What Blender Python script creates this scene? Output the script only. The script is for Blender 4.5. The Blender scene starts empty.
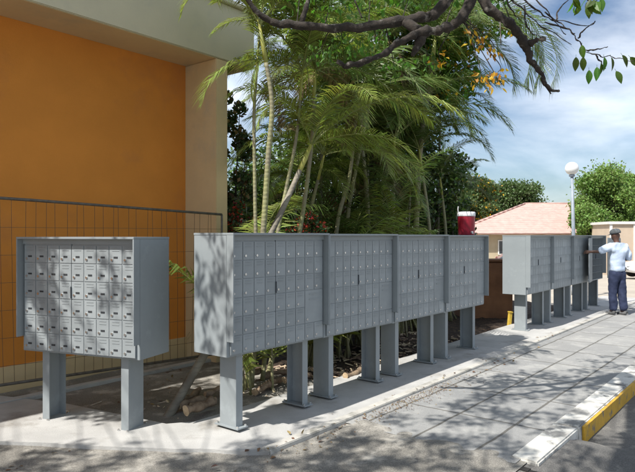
import bpy, bmesh, math, random
from mathutils import Vector, Matrix, noise
R = math.radians
S = bpy.context.scene
COL = S.collection
rnd = random.Random(7)

# ------------------------------------------------------------------ helpers
F, CX, HZ, EYE = 600.0, 317.5, 235.3, 1.62
def at(px, py, Y):
    return Vector(((px-CX)/F*Y, Y, EYE-(py-HZ)/F*Y))
TH = math.atan2(.779, .627)
U = Vector((math.cos(TH), math.sin(TH), 0)); N = Vector((math.sin(TH), -math.cos(TH), 0))
O = Vector((-.664, 4.74, 0))
def P(t, p, z=0): return O + U*t + N*p + Vector((0, 0, z))
def sstep(a, b, x):
    x = max(0, min(1, (x-a)/(b-a))); return x*x*(3-2*x)
def slope(Y): return -.45*sstep(15, 36, Y)
EL = R(53); SD = Vector((math.cos(R(44)), math.sin(R(44)), 0))          # horizontal direction in which light travels
LV = Vector((SD.x*math.cos(EL), SD.y*math.cos(EL), -math.sin(EL)))

def tag(o, label=None, cat=None, group=None, kind=None):
    if label: o['label'] = label
    if cat: o['category'] = cat
    if group: o['group'] = group
    if kind: o['kind'] = kind
    return o
def empty(name, loc, rz=0, label=None, cat=None, group=None):
    o = bpy.data.objects.new(name, None); COL.objects.link(o)
    o.location = loc; o.rotation_euler = (0, 0, rz); o.empty_display_size = .1
    return tag(o, label, cat, group)
class MB:
    def __init__(s): s.v = []; s.f = []; s.m = []
    def add(s, vs, fs, mi=0):
        b = len(s.v); s.v += [tuple(v) for v in vs]; s.f += [tuple(b+i for i in f) for f in fs]; s.m += [mi]*len(fs)
    def box(s, a, b, mi=0):
        x0, y0, z0 = a; x1, y1, z1 = b
        s.add([(x0,y0,z0),(x1,y0,z0),(x1,y1,z0),(x0,y1,z0),(x0,y0,z1),(x1,y0,z1),(x1,y1,z1),(x0,y1,z1)],
              [(0,3,2,1),(4,5,6,7),(0,1,5,4),(1,2,6,5),(2,3,7,6),(3,0,4,7)], mi)
    def tube(s, pts, rad, n=8, mi=0, cap=True, squash=None):
        pts = [Vector(p) for p in pts]; k = len(pts)
        if not hasattr(rad, '__len__'): rad = [rad]*k
        rings = []; prev = None
        for i, p in enumerate(pts):
            d = (pts[min(i+1, k-1)]-pts[max(i-1, 0)])
            d = d.normalized() if d.length > 1e-9 else Vector((0, 0, 1))
            if prev is None:
                a = d.orthogonal().normalized()
            else:
                a = prev - d*prev.dot(d)
                a = a.normalized() if a.length > 1e-6 else d.orthogonal().normalized()
            prev = a; b = d.cross(a)
            rings.append([p+(a*math.cos(2*math.pi*j/n)+b*math.sin(2*math.pi*j/n))*rad[i] for j in range(n)])
        vs = [v for r in rings for v in r]; fs = []
        for i in range(k-1):
            for j in range(n):
                fs.append((i*n+j, i*n+(j+1) % n, (i+1)*n+(j+1) % n, (i+1)*n+j))
        if cap: fs.append(tuple(reversed(range(n)))); fs.append(tuple((k-1)*n+j for j in range(n)))
        s.add(vs, fs, mi)
    def lathe(s, prof, n=20, c=(0,0,0), mi=0):
        vs = []; fs = []; k = len(prof)
        for r, z in prof:
            for j in range(n):
                a = 2*math.pi*j/n; vs.append((c[0]+r*math.cos(a), c[1]+r*math.sin(a), c[2]+z))
        for i in range(k-1):
            for j in range(n): fs.append((i*n+j, i*n+(j+1) % n, (i+1)*n+(j+1) % n, (i+1)*n+j))
        fs.append(tuple(reversed(range(n)))); fs.append(tuple((k-1)*n+j for j in range(n)))
        s.add(vs, fs, mi)
    def mesh(s, name, mats, smooth=False, bevel=0):
        me = bpy.data.meshes.new(name); me.from_pydata(s.v, [], s.f)
        mats = mats if isinstance(mats, (list, tuple)) else [mats]
        for m in mats: me.materials.append(m)
        if len(mats) > 1: me.polygons.foreach_set('material_index', s.m)
        if smooth: me.polygons.foreach_set('use_smooth', [True]*len(me.polygons))
        if bevel:
            bm = bmesh.new(); bm.from_mesh(me)
            bmesh.ops.bevel(bm, geom=list(bm.edges), offset=bevel, segments=2, affect='EDGES', clamp_overlap=True)
            bm.to_mesh(me); bm.free()
        me.update(); return me
    def build(s, name, mats, parent=None, smooth=False, bevel=0):
        return link(name, s.mesh(name, mats, smooth, bevel), parent)
def link(name, me, parent=None, loc=None):
    o = bpy.data.objects.new(name, me); COL.objects.link(o)
    if parent is not None: o.parent = parent
    if loc is not None: o.location = loc
    return o
def copy_thing(o, loc, rz, label):
    def rec(x, par):
        c = x.copy(); COL.objects.link(c); c.parent = par
        for ch in x.children: rec(ch, c)
        return c
    c = rec(o, None); c.location = loc; c.rotation_euler = (0, 0, rz); c['label'] = label
    return c
def smooth_path(pts, per=6):
    pts = [Vector(p) for p in pts]; out = []
    for i in range(len(pts)-1):
        p0 = pts[max(i-1, 0)]; p1 = pts[i]; p2 = pts[i+1]; p3 = pts[min(i+2, len(pts)-1)]
        for k in range(per):
            t = k/per
            out.append(.5*((2*p1)+(p2-p0)*t+(2*p0-5*p1+4*p2-p3)*t*t+(3*p1-p0-3*p2+p3)*t**3))
    out.append(pts[-1]); return out

# ------------------------------------------------------------------ materials
class NT:
    def __init__(s, name):
        s.m = bpy.data.materials.new(name); s.m.use_nodes = True
        s.t = s.m.node_tree; s.b = s.t.nodes['Principled BSDF']; s.out = s.t.nodes['Material Output']
    def n(s, typ, **kw):
        x = s.t.nodes.new(typ)
        for k, v in kw.items():
            if k in x.inputs: x.inputs[k].default_value = v
            else: setattr(x, k, v)
        return x
    def l(s, a, b): s.t.links.new(a, b)
def c4(c): return (c[0], c[1], c[2], 1)
def mat(name, col, col2=None, rough=.6, scale=8, metal=0, bump=0, bscale=60, spec=.5, detail=6, ramp=(.35, .65), coord='Object', stretch=None, col3=None, scale3=1.2, r3=(.5, .6), translucent=0, island=0, coat=0):
    s = NT(name); b = s.b
    b.inputs['Roughness'].default_value = rough; b.inputs['Metallic'].default_value = metal
    b.inputs['Specular IOR Level'].default_value = spec
    if coat: b.inputs['Coat Weight'].default_value = coat
    tc = s.n('ShaderNodeTexCoord'); src = tc.outputs[coord]
    if stretch:
        mp = s.n('ShaderNodeMapping'); mp.inputs['Scale'].default_value = stretch; s.l(src, mp.inputs[0]); src = mp.outputs[0]
    if col2 is None: col2 = tuple(x*.85 for x in col)
    no = s.n('ShaderNodeTexNoise', Scale=scale, Detail=detail, Roughness=.6); s.l(src, no.inputs['Vector'])
    cr = s.n('ShaderNodeValToRGB'); cr.color_ramp.elements[0].position = ramp[0]; cr.color_ramp.elements[1].position = ramp[1]
    cr.color_ramp.elements[0].color = c4(col); cr.color_ramp.elements[1].color = c4(col2)
    s.l(no.outputs['Fac'], cr.inputs[0]); c = cr.outputs[0]
    if col3 is not None:
        n3 = s.n('ShaderNodeTexNoise', Scale=scale3, Detail=8, Roughness=.65); s.l(src, n3.inputs['Vector'])
        r_ = s.n('ShaderNodeMapRange'); r_.inputs[1].default_value = r3[0]; r_.inputs[2].default_value = r3[1]; s.l(n3.outputs['Fac'], r_.inputs[0])
        mx = s.n('ShaderNodeMix', data_type='RGBA'); s.l(r_.outputs[0], mx.inputs[0]); s.l(c, mx.inputs[6]); mx.inputs[7].default_value = c4(col3); c = mx.outputs[2]
    if island:
        g = s.n('ShaderNodeNewGeometry'); hs = s.n('ShaderNodeHueSaturation')
        m1 = s.n('ShaderNodeMapRange'); m1.inputs[3].default_value = 1-island; m1.inputs[4].default_value = 1+island*1.3; s.l(g.outputs['Random Per Island'], m1.inputs[0])
        s.l(m1.outputs[0], hs.inputs['Value'])
        m2 = s.n('ShaderNodeMath', operation='MULTIPLY_ADD'); m2.inputs[1].default_value = .06*island*2; m2.inputs[2].default_value = .5-.06*island; s.l(g.outputs['Random Per Island'], m2.inputs[0]); s.l(m2.outputs[0], hs.inputs['Hue'])
        s.l(c, hs.inputs['Color']); c = hs.outputs[0]
    s.l(c, b.inputs['Base Color']); s.c = c
    if bump:
        nb = s.n('ShaderNodeTexNoise', Scale=bscale, Detail=8, Roughness=.7); s.l(src, nb.inputs['Vector'])
        bp = s.n('ShaderNodeBump', Strength=bump, Distance=.02); s.l(nb.outputs['Fac'], bp.inputs['Height']); s.l(bp.outputs[0], b.inputs['Normal'])
    if translucent:
        tr = s.n('ShaderNodeBsdfTranslucent'); s.l(c, tr.inputs[0])
        hs2 = s.n('ShaderNodeHueSaturation'); hs2.inputs['Value'].default_value = 1.6; hs2.inputs['Saturation'].default_value = 1.1; s.l(c, hs2.inputs['Color']); s.l(hs2.outputs[0], tr.inputs[0])
        ms = s.n('ShaderNodeMixShader'); ms.inputs[0].default_value = translucent
        s.l(b.outputs[0], ms.inputs[1]); s.l(tr.outputs[0], ms.inputs[2]); s.l(ms.outputs[0], s.out.inputs[0])
    return s.m
M = {}
M['steel'] = mat('grey powder coated steel', (.28,.308,.318), (.235,.26,.27), .45, 2.5, bump=.04, bscale=300, ramp=(.3,.7), col3=(.33,.365,.38), scale3=5, r3=(.55,.8))
M['steeldoor'] = mat('grey painted mail door', (.295,.322,.332), (.255,.28,.288), .42, 5, bump=.03, bscale=200)
_t = M['steeldoor'].node_tree; _b = _t.nodes['Principled BSDF']; _oi = _t.nodes.new('ShaderNodeObjectInfo'); _mr = _t.nodes.new('ShaderNodeMapRange'); _mr.inputs[3].default_value = .90; _mr.inputs[4].default_value = 1.08
_hs = _t.nodes.new('ShaderNodeHueSaturation'); _t.links.new(_oi.outputs['Random'], _mr.inputs[0]); _t.links.new(_mr.outputs[0], _hs.inputs['Value']); _src = _b.inputs['Base Color'].links[0].from_socket; _t.links.new(_src, _hs.inputs['Color']); _t.links.new(_hs.outputs[0], _b.inputs['Base Color'])
M['inside'] = mat('dark inside steel', (.07,.08,.09), (.05,.055,.065), .5, 4)
M['chrome'] = mat('lock metal', (.75,.75,.73), (.6,.6,.6), .25, 40, metal=.9)
M['slot'] = mat('dark card slot and lock shadow', (.03,.035,.04), None, .6)
M['orange'] = mat('orange render', (.68,.255,.038), (.60,.225,.033), .9, 1.3, bump=.25, bscale=90, col3=(.50,.19,.05), scale3=.9, r3=(.55,.75))
M['cream'] = mat('cream render', (.66,.50,.28), (.58,.44,.25), .9, 1.5, bump=.2, bscale=80, col3=(.44,.38,.27), scale3=1.4, r3=(.55,.8))
M['fascia'] = mat('greyish cream fascia', (.56,.51,.36), (.50,.46,.33), .9, 1.2, bump=.15, bscale=70, col3=(.36,.36,.30), scale3=.8, r3=(.5,.8))
M['conc'] = mat('pale concrete', (.46,.452,.43), (.38,.373,.355), .9, 3, bump=.35, bscale=70, col3=(.24,.22,.19), scale3=1.6, r3=(.55,.72))
M['dirt'] = mat('dark mulch soil', (.065,.043,.030), (.036,.025,.018), .95, 9, bump=.9, bscale=45, col3=(.15,.10,.062), scale3=18, r3=(.55,.62))
M['dust'] = mat('dusty pale ground', (.42,.37,.30), (.34,.30,.245), .95, .6, bump=.4, bscale=12)
M['kwhite'] = mat('worn white kerb paint', (.66,.65,.60), (.52,.50,.45), .8, 6, bump=.3, bscale=60, col3=(.24,.235,.22), scale3=3.5, r3=(.5,.58))
M['kyellow'] = mat('worn yellow kerb paint', (.62,.36,.035), (.5,.29,.03), .75, 6, bump=.3, bscale=50, col3=(.22,.18,.12), scale3=7, r3=(.56,.64))
M['wire'] = mat('rusty galvanised wire', (.15,.085,.045), (.09,.05,.028), .6, 30)
M['rail'] = mat('weathered galvanised tube', (.15,.135,.115), (.09,.075,.06), .6, 20)
M['bark'] = mat('dark branch bark', (.055,.043,.034), (.022,.018,.015), .95, 16, bump=1, bscale=28, col3=(.24,.22,.19), scale3=9, r3=(.56,.66))  # pale streaks are light highlights put into the bark colour
M['log'] = mat('cut palm log bark', (.36,.27,.18), (.17,.11,.07), .9, 12, bump=.8, bscale=40)
M['logend'] = mat('cut log end grain', (.50,.38,.24), (.34,.24,.14), .9, 20)
M['brown'] = mat('rust brown wall', (.28,.135,.065), (.19,.09,.045), .9, 3, bump=.4, bscale=30)
M['roof'] = mat('faded pink roof tile', (.56,.36,.31), (.47,.29,.25), .8, 3, bump=.3, bscale=10)
_r = M['roof'].node_tree; _b = _r.nodes['Principled BSDF']; _tc = _r.nodes.new('ShaderNodeTexCoord'); _w = _r.nodes.new('ShaderNodeTexWave'); _w.bands_direction = 'Z'; _w.inputs['Scale'].default_value = 2.2; _w.inputs['Distortion'].default_value = .8
_r.links.new(_tc.outputs['Object'], _w.inputs[0]); _bp = _r.nodes.new('ShaderNodeBump'); _bp.inputs['Strength'].default_value = .8; _bp.inputs['Distance'].default_value = .08; _r.links.new(_w.outputs['Fac'], _bp.inputs['Height']); _r.links.new(_bp.outputs[0], _b.inputs['Normal'])
M['tanwall'] = mat('tan house wall', (.42,.35,.24), (.36,.30,.2), .9, 2)
M['cool'] = mat('dark red plastic', (.30,.012,.03), (.24,.01,.025), .35, 6, coat=.2)
M['wplastic'] = mat('white plastic', (.72,.72,.72), (.65,.65,.66), .4, 6)
M['globe'] = mat('white lamp globe', (.82,.82,.80), (.76,.76,.74), .3, 4)
M['pole'] = mat('pale grey lamp pole', (.27,.31,.35), (.22,.25,.29), .5, 8)
M['leafA'] = mat('broad green leaf', (.085,.16,.022), (.055,.12,.018), .45, 3, translucent=.45, island=.45)
M['leafY'] = mat('yellowing leaf', (.60,.30,.03), (.42,.26,.03), .5, 6, translucent=.45, island=.4)
M['leafPalm'] = mat('palm leaflet green', (.115,.155,.038), (.070,.11,.030), .38, 2, translucent=.3, island=.45)
M['leafPalmY'] = mat('palm leaflet yellow green', (.21,.245,.05), (.14,.18,.04), .4, 2, translucent=.35, island=.45)
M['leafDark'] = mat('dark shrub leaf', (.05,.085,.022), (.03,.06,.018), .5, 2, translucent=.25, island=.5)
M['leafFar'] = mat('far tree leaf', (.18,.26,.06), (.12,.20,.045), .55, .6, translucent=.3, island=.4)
M['leafFarD'] = mat('far dark tree leaf', (.09,.135,.04), (.055,.095,.028), .55, .6, translucent=.3, island=.4)
M['leafRed'] = mat('red croton leaf', (.45,.055,.04), (.33,.04,.03), .5, 4, translucent=.3, island=.4)
M['leafRust'] = mat('reddish dry leaf', (.22,.15,.06), (.13,.085,.035), .6, 4, translucent=.2, island=.5)
M['blossom'] = mat('pale pink blossom', (.62,.42,.38), (.5,.33,.3), .6, 4, translucent=.3, island=.3)
M['dead'] = mat('fallen dry leaf', (.20,.12,.06), (.12,.07,.035), .8, 4, island=.6)
M['skin'] = mat('dark skin', (.12,.06,.04), (.09,.045,.03), .5, 8)
M['shirt'] = mat('light blue cotton shirt', (.54,.63,.75), (.48,.57,.71), .85, 5, bump=.3, bscale=25)
M['trouser'] = mat('navy cotton trousers', (.022,.032,.075), (.015,.022,.055), .85, 6, bump=.3, bscale=30)
M['cap'] = mat('grey cap cloth', (.13,.14,.145), (.09,.10,.105), .85, 20)
M['shoe'] = mat('grey shoe', (.15,.15,.15), (.1,.1,.1), .6, 20)
M['paper'] = mat('white envelope paper', (.78,.77,.74), (.72,.71,.68), .8, 10)
M['carred'] = mat('dark red car paint', (.28,.02,.03), (.25,.018,.028), .25, 3, coat=.6)
M['carwhite'] = mat('white car paint', (.74,.75,.76), (.70,.71,.72), .25, 3, coat=.6)
M['glass'] = mat('dark window glass', (.02,.025,.03), (.03,.035,.04), .08, 3, spec=.8)
M['tyre'] = mat('tyre rubber', (.025,.025,.025), (.035,.034,.033), .85, 10)
M['rim'] = mat('wheel rim alloy', (.5,.5,.52), (.42,.42,.44), .3, 10, metal=.7)
M['lampglass'] = mat('headlight glass', (.7,.72,.74), (.6,.62,.64), .1, 10)
M['ystake'] = mat('yellow painted peg', (.65,.45,.06), (.5,.34,.05), .7, 20)
M['ostake'] = mat('orange wooden stake', (.55,.20,.05), (.4,.16,.05), .8, 20)
M['shedpanel'] = mat('beige shed panel', (.50,.40,.30), (.45,.36,.27), .8, 2)
M['pine'] = mat('white painted metal', (.68,.66,.62), (.6,.58,.54), .6, 5)

def trunk_mat(name, a, b_, ring):
    s = NT(name); s.b.inputs['Roughness'].default_value = .7
    tc = s.n('ShaderNodeTexCoord'); w = s.n('ShaderNodeTexWave', Scale=6.5, Distortion=2.2, Detail=3); w.bands_direction = 'Z'; w.inputs['Detail Scale'].default_value = 3
    s.l(tc.outputs['Object'], w.inputs[0])
    cr = s.n('ShaderNodeValToRGB'); e = cr.color_ramp.elements; e[0].position = .0; e[0].color = c4(tuple(.05*ring[q_]+.80*a[q_] for q_ in range(3))); e[1].position = .3; e[1].color = c4(a)
    s.l(w.outputs['Fac'], cr.inputs[0])
    no = s.n('ShaderNodeTexNoise', Scale=5, Detail=6); s.l(tc.outputs['Object'], no.inputs['Vector'])
    mr = s.n('ShaderNodeMapRange'); mr.inputs[1].default_value = .4; mr.inputs[2].default_value = .62; s.l(no.outputs['Fac'], mr.inputs[0])
    mx = s.n('ShaderNodeMix', data_type='RGBA'); s.l(mr.outputs[0], mx.inputs[0]); s.l(cr.outputs[0], mx.inputs[6]); mx.inputs[7].default_value = c4(b_)
    s.l(mx.outputs[2], s.b.inputs['Base Color'])
    bp = s.n('ShaderNodeBump', Strength=.3, Distance=.008); s.l(w.outputs['Fac'], bp.inputs['Height']); s.l(bp.outputs[0], s.b.inputs['Normal'])
    return s.m
M['cane'] = trunk_mat('ringed palm cane', (.27,.27,.12), (.22,.20,.13), (.12,.085,.045))
M['canegrey'] = trunk_mat('grey ringed palm trunk', (.24,.215,.165), (.15,.13,.10), (.11,.085,.06))
M['frondDead'] = mat('dry brown palm leaflet', (.19,.135,.06), (.12,.085,.042), .7, 3, translucent=.2, island=.4)
M['rachis'] = mat('green palm rachis', (.20,.22,.06), (.15,.18,.05), .5, 6)
M['shaft'] = mat('yellow green crownshaft', (.42,.38,.08), (.28,.32,.08), .5, 6)

def asphalt(name, a, b_, dusty, joints=False):
    s = NT(name); s.b.inputs['Roughness'].default_value = .92
    tc = s.n('ShaderNodeTexCoord'); src = tc.outputs['Object']
    n1 = s.n('ShaderNodeTexNoise', Scale=1.3, Detail=9, Roughness=.65); s.l(src, n1.inputs['Vector'])
    cr = s.n('ShaderNodeValToRGB'); e = cr.color_ramp.elements; e[0].position = .40; e[0].color = c4(a); e[1].position = .66; e[1].color = c4(b_); s.l(n1.outputs['Fac'], cr.inputs[0])
    v = s.n('ShaderNodeTexVoronoi', Scale=95); s.l(src, v.inputs['Vector'])
    vr = s.n('ShaderNodeMapRange'); vr.inputs[1].default_value = 0; vr.inputs[2].default_value = .6; vr.inputs[3].default_value = 1.2; vr.inputs[4].default_value = .65; s.l(v.outputs['Distance'], vr.inputs[0])
    mm = s.n('ShaderNodeMix', data_type='RGBA', blend_type='MULTIPLY'); mm.inputs[0].default_value = 1 if not joints else .4; s.l(cr.outputs[0], mm.inputs[6]); s.l(vr.outputs[0], mm.inputs[7])
    n2 = s.n('ShaderNodeTexNoise', Scale=2.6, Detail=10, Roughness=.72); s.l(src, n2.inputs['Vector'])
    r2 = s.n('ShaderNodeMapRange'); r2.inputs[1].default_value = .52; r2.inputs[2].default_value = .66; s.l(n2.outputs['Fac'], r2.inputs[0])
    mx = s.n('ShaderNodeMix', data_type='RGBA'); s.l(r2.outputs[0], mx.inputs[0]); s.l(mm.outputs[2], mx.inputs[6]); mx.inputs[7].default_value = c4(dusty)
    c = mx.outputs[2]; hgt = v.outputs['Distance']
    if joints:
        br = s.n('ShaderNodeTexBrick', Scale=1); br.offset = 0.0
        br.inputs['Brick Width'].default_value = .92; br.inputs['Row Height'].default_value = .52; br.inputs['Mortar Size'].default_value = .014; br.inputs['Mortar Smooth'].default_value = .3
        br.inputs['Color1'].default_value = (1,1,1,1); br.inputs['Color2'].default_value = (.84,.85,.87,1); br.inputs['Mortar'].default_value = (.40,.385,.36,1)
        wn = s.n('ShaderNodeTexNoise', Scale=4, Detail=4); s.l(src, wn.inputs['Vector'])
        va = s.n('ShaderNodeVectorMath', operation='MULTIPLY_ADD'); s.l(wn.outputs['Color'], va.inputs[0]); va.inputs[1].default_value = (.03,.03,0); s.l(src, va.inputs[2])
        s.l(va.outputs[0], br.inputs['Vector'])
        m3 = s.n('ShaderNodeMix', data_type='RGBA', blend_type='MULTIPLY'); m3.inputs[0].default_value = 1; s.l(c, m3.inputs[6]); s.l(br.outputs['Color'], m3.inputs[7]); c = m3.outputs[2]
    s.l(c, s.b.inputs['Base Color'])
    nb = s.n('ShaderNodeTexNoise', Scale=70, Detail=6, Roughness=.8); s.l(src, nb.inputs['Vector'])
    bp = s.n('ShaderNodeBump', Strength=.5, Distance=.015); s.l(nb.outputs['Fac'], bp.inputs['Height']); s.l(bp.outputs[0], s.b.inputs['Normal'])
    return s.m
M['asph'] = asphalt('old grey asphalt', (.24,.225,.195), (.34,.32,.28), (.47,.44,.385))
M['road'] = asphalt('road asphalt', (.15,.145,.135), (.20,.19,.175), (.28,.265,.23))
M['slab'] = asphalt('paving slabs', (.31,.308,.295), (.38,.375,.355), (.42,.41,.38), True)

# ------------------------------------------------------------------ ground
def frame_obj(name, mb, mats, smooth=False, kind='structure', bevel=0):
    o = mb.build(name, mats, None, smooth, bevel); o.location = O; o.rotation_euler = (0, 0, TH); tag(o, kind=kind); return o
def grid(x0, x1, nx, y0, y1, ny, zf):
    m = MB(); vs = []
    for j in range(ny+1):
        for i in range(nx+1):
            x = x0+(x1-x0)*i/nx; y = y0+(y1-y0)*j/ny; vs.append((x, y, zf(x, y)))
    m.add(vs, [(j*(nx+1)+i, j*(nx+1)+i+1, (j+1)*(nx+1)+i+1, (j+1)*(nx+1)+i) for j in range(ny) for i in range(nx)])
    return m
wY = lambda t, q: (P(t, -q)).y           # local (t, q=-p) -> world Y
def nz(x, y, s, a): return a*noise.noise(Vector((x*s, y*s, 3.1)))
# far terrain
g = grid(-300, 500, 100, -60, 740, 100, lambda x, y: -.24+slope(y))
tag(g.build('ground', M['dust'], None, True), kind='structure')
# forecourt + road (one height function)
def road_h(t, q):
    p = -q
    f = (1-sstep(1.9, 3.2, p))*(1-sstep(1.85, 2.2, t))
    base = -.155+.12*f
    return base+nz(t, q, .9, .012)+nz(t, q, 3.5, .006)+slope(wY(t, q))
frame_obj('forecourt', grid(-9, 2.0, 220, -1.95, 4.2, 122, lambda t, q: -.026+nz(t, q, .8, .006)+nz(t, q, 4, .004)+(.020+nz(t,q,5,.02))*sstep(.55,.95,t)*(1-sstep(1.0,1.25,t))*sstep(-2.0,-1.6,q)*(1-sstep(-.5,-.42,q))), M['asph'], True)
frame_obj('road', grid(-9, 60, 345, -16, -1.95, 70, road_h), M['road'], True)
# walkway slabs
frame_obj('walkway', grid(.95, 55, 110, -1.90, -.30, 4, lambda t, q: -.012+slope(wY(t, q))), M['slab'])
# concrete pad under the boxes
pad = MB()
PL0 = [Vector(v) for v in ((-4.6,5.05),(-3.0,4.80),(-1.55,4.60),(-.42,4.50))]; PL = []
for i in range(3):
    for j in range(12):
        q = PL0[i].lerp(PL0[i+1], j/12); PL.append((q.x, q.y+.06*noise.noise(Vector((q.x*3,1,0)))+.03*noise.noise(Vector((q.x*11,4,0)))))
a0 = P(0,.39); a1 = P(14,.39); b1 = P(14,-.62); b0 = P(.12,-.62)
poly = [Vector((x,y,0)) for x,y in PL]+[a0,a1,b1,b0,Vector((-1.30,5.16,0)),Vector((-2.42,5.78,0)),Vector((-3.3,6.1,0)),Vector((-4.9,6.4,0))]
n_ = len(poly); vs = [(p.x,p.y,0) for p in poly]+[(p.x,p.y,-.12) for p in poly]
pad.add(vs, [tuple(range(n_))]+[(i,(i+1)%n_,n_+(i+1)%n_,n_+i)[::-1] for i in range(n_)])
me = pad.mesh('concrete_pad', M['conc']); bm = bmesh.new(); bm.from_mesh(me)
bmesh.ops.recalc_face_normals(bm, faces=bm.faces); bm.to_mesh(me); bm.free()
tag(link('concrete_pad', me), kind='structure')
e = MB(); e.box((.0,-.396,-.1),(14,-.303,.012)); frame_obj('pavement_edging', e, M['kwhite'] if False else mat('light concrete edging',(.50,.485,.44),(.42,.40,.36),.9,4,bump=.3,bscale=60,col3=(.25,.24,.21),scale3=2.5,r3=(.52,.62)), bevel=.006)
# mulch bed
def bedh(t, q):
    x = -.07+nz(t, q, 1.2, .05)+nz(t, q, 5, .03)+nz(t, q, 14, .018)
    return x
frame_obj('planting_bed', grid(-9, 12, 210, .45, 7, 66, bedh), M['dirt'], True)
# kerbs
k = MB()
for i in range(48):
    t0 = 1.05+i*.9+(.1 if i else 0); z = slope(P(t0, 2).y)
    lo = -.012 if i else -.02
    k.box((t0+.003-(0 if i else 0), -2.03, -.2+z), (t0+(.897 if i else .997), -1.82, lo+.010+.006*(i==0)+z))
frame_obj('kerb', k, M['kwhite'], bevel=.012)
k = MB()
for i in range(46):
    t0 = 2.15+i*.9; z = slope(P(t0, 2).y)
    k.box((t0+.003, -2.058, -.2+z), (t0+.897, -2.032, -.016+z))
frame_obj('yellow_kerb_face', k, M['kyellow'])
k = MB(); k.box((-9,2.5,-.1),(2.2,2.62,.01)); frame_obj('bed_kerb', k, M['conc'], bevel=.01)
# pale strip laid along the road, parallel to the kerb
k = MB()
k.add([(2.2,-3.05,-.1335),(9,-3.05,-.1335),(9,-3.13,-.1335),(2.2,-3.13,-.1335)],[(0,3,2,1)])
frame_obj('road_strip', k, M['kwhite'])
# drain slot at the apron
k = MB()
for i in range(14):
    t = .93-.022*i; p = 1.92+.085*i
    k.box((t-.03,-p-.09,-.06),(t+.03+.01*math.sin(i*2.1),-p,-.026-.006*i+.004))
frame_obj('drain_channel', k, mat('dark drain gap',(.02,.018,.016),None,.9))

# ------------------------------------------------------------------ mailbox units
W, D, H, LEG = 1.244, .48, 1.0, .62
OV = .08
cw = (W-.06)/9; rh = .152; Z0 = .018
def cell_mesh(nx, nz_):
    m = MB(); m.box((.0028,-.0035,.0028),(nx*cw-.0028,0,nz_*rh-.0028))
    for a_, b_ in ((.22,.78),): 
        m.box((nx*cw*a_,-.0062,nz_*rh*.70),(nx*cw*b_,-.0036,nz_*rh*.735)); m.box((nx*cw*a_,-.0062,nz_*rh*.86),(nx*cw*b_,-.0036,nz_*rh*.89)); return m.mesh('mail_door', M['steeldoor'], bevel=.0012)
doorM = cell_mesh(1,1); parcelM = cell_mesh(2,2)
lk = MB(); lk.tube([(0,0,0),(0,-.007,0)],[.0115,.010],10); lockM = lk.mesh('lock', M['chrome'])
sl = MB(); sl.box((-.019,-.0028,-.007),(.021,0,.007)); slotShadowM = sl.mesh('card_slot_shadow', M['slot'])  # card holder and the lock's shadow painted as one dark dash
pl_ = MB(); pl_.box((-.024,-.0018,-.008),(.024,0,.008)); plateM = pl_.mesh('number_plate', M['steel'])
def leg_mesh(sgn):
    # channel: web outward at x=0, flanges towards sgn
    m = MB(); t = .008; f = .075*sgn; y0, y1 = .14, .335
    prof = [(0,y0),(f,y0),(f,y0+t),(t*sgn,y0+t),(t*sgn,y1-t),(f,y1-t),(f,y1),(0,y1)]
    vs = [(x,y,0) for x,y in prof]+[(x,y,LEG) for x,y in prof]; k = len(prof)
    m.add(vs, [tuple(range(k)),tuple(range(k,2*k))]+[(i,(i+1)%k,k+(i+1)%k,k+i) for i in range(k)])
    me = m.mesh('leg', M['steel']); bm = bmesh.new(); bm.from_mesh(me); bmesh.ops.recalc_face_normals(bm, faces=bm.faces); bm.to_mesh(me); bm.free(); return me
legM = {1: leg_mesh(1), -1: leg_mesh(-1)}
bp_ = MB(); bp_.box((-.06,.095,.001),(.06,.38,.013)); plateBM = bp_.mesh('base_plate', M['steel'], bevel=.002)
bo = MB(); bo.lathe([(.011,0),(.011,.012),(.005,.016)], 6); boltM = bo.mesh('bolt', M['chrome'])
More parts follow.
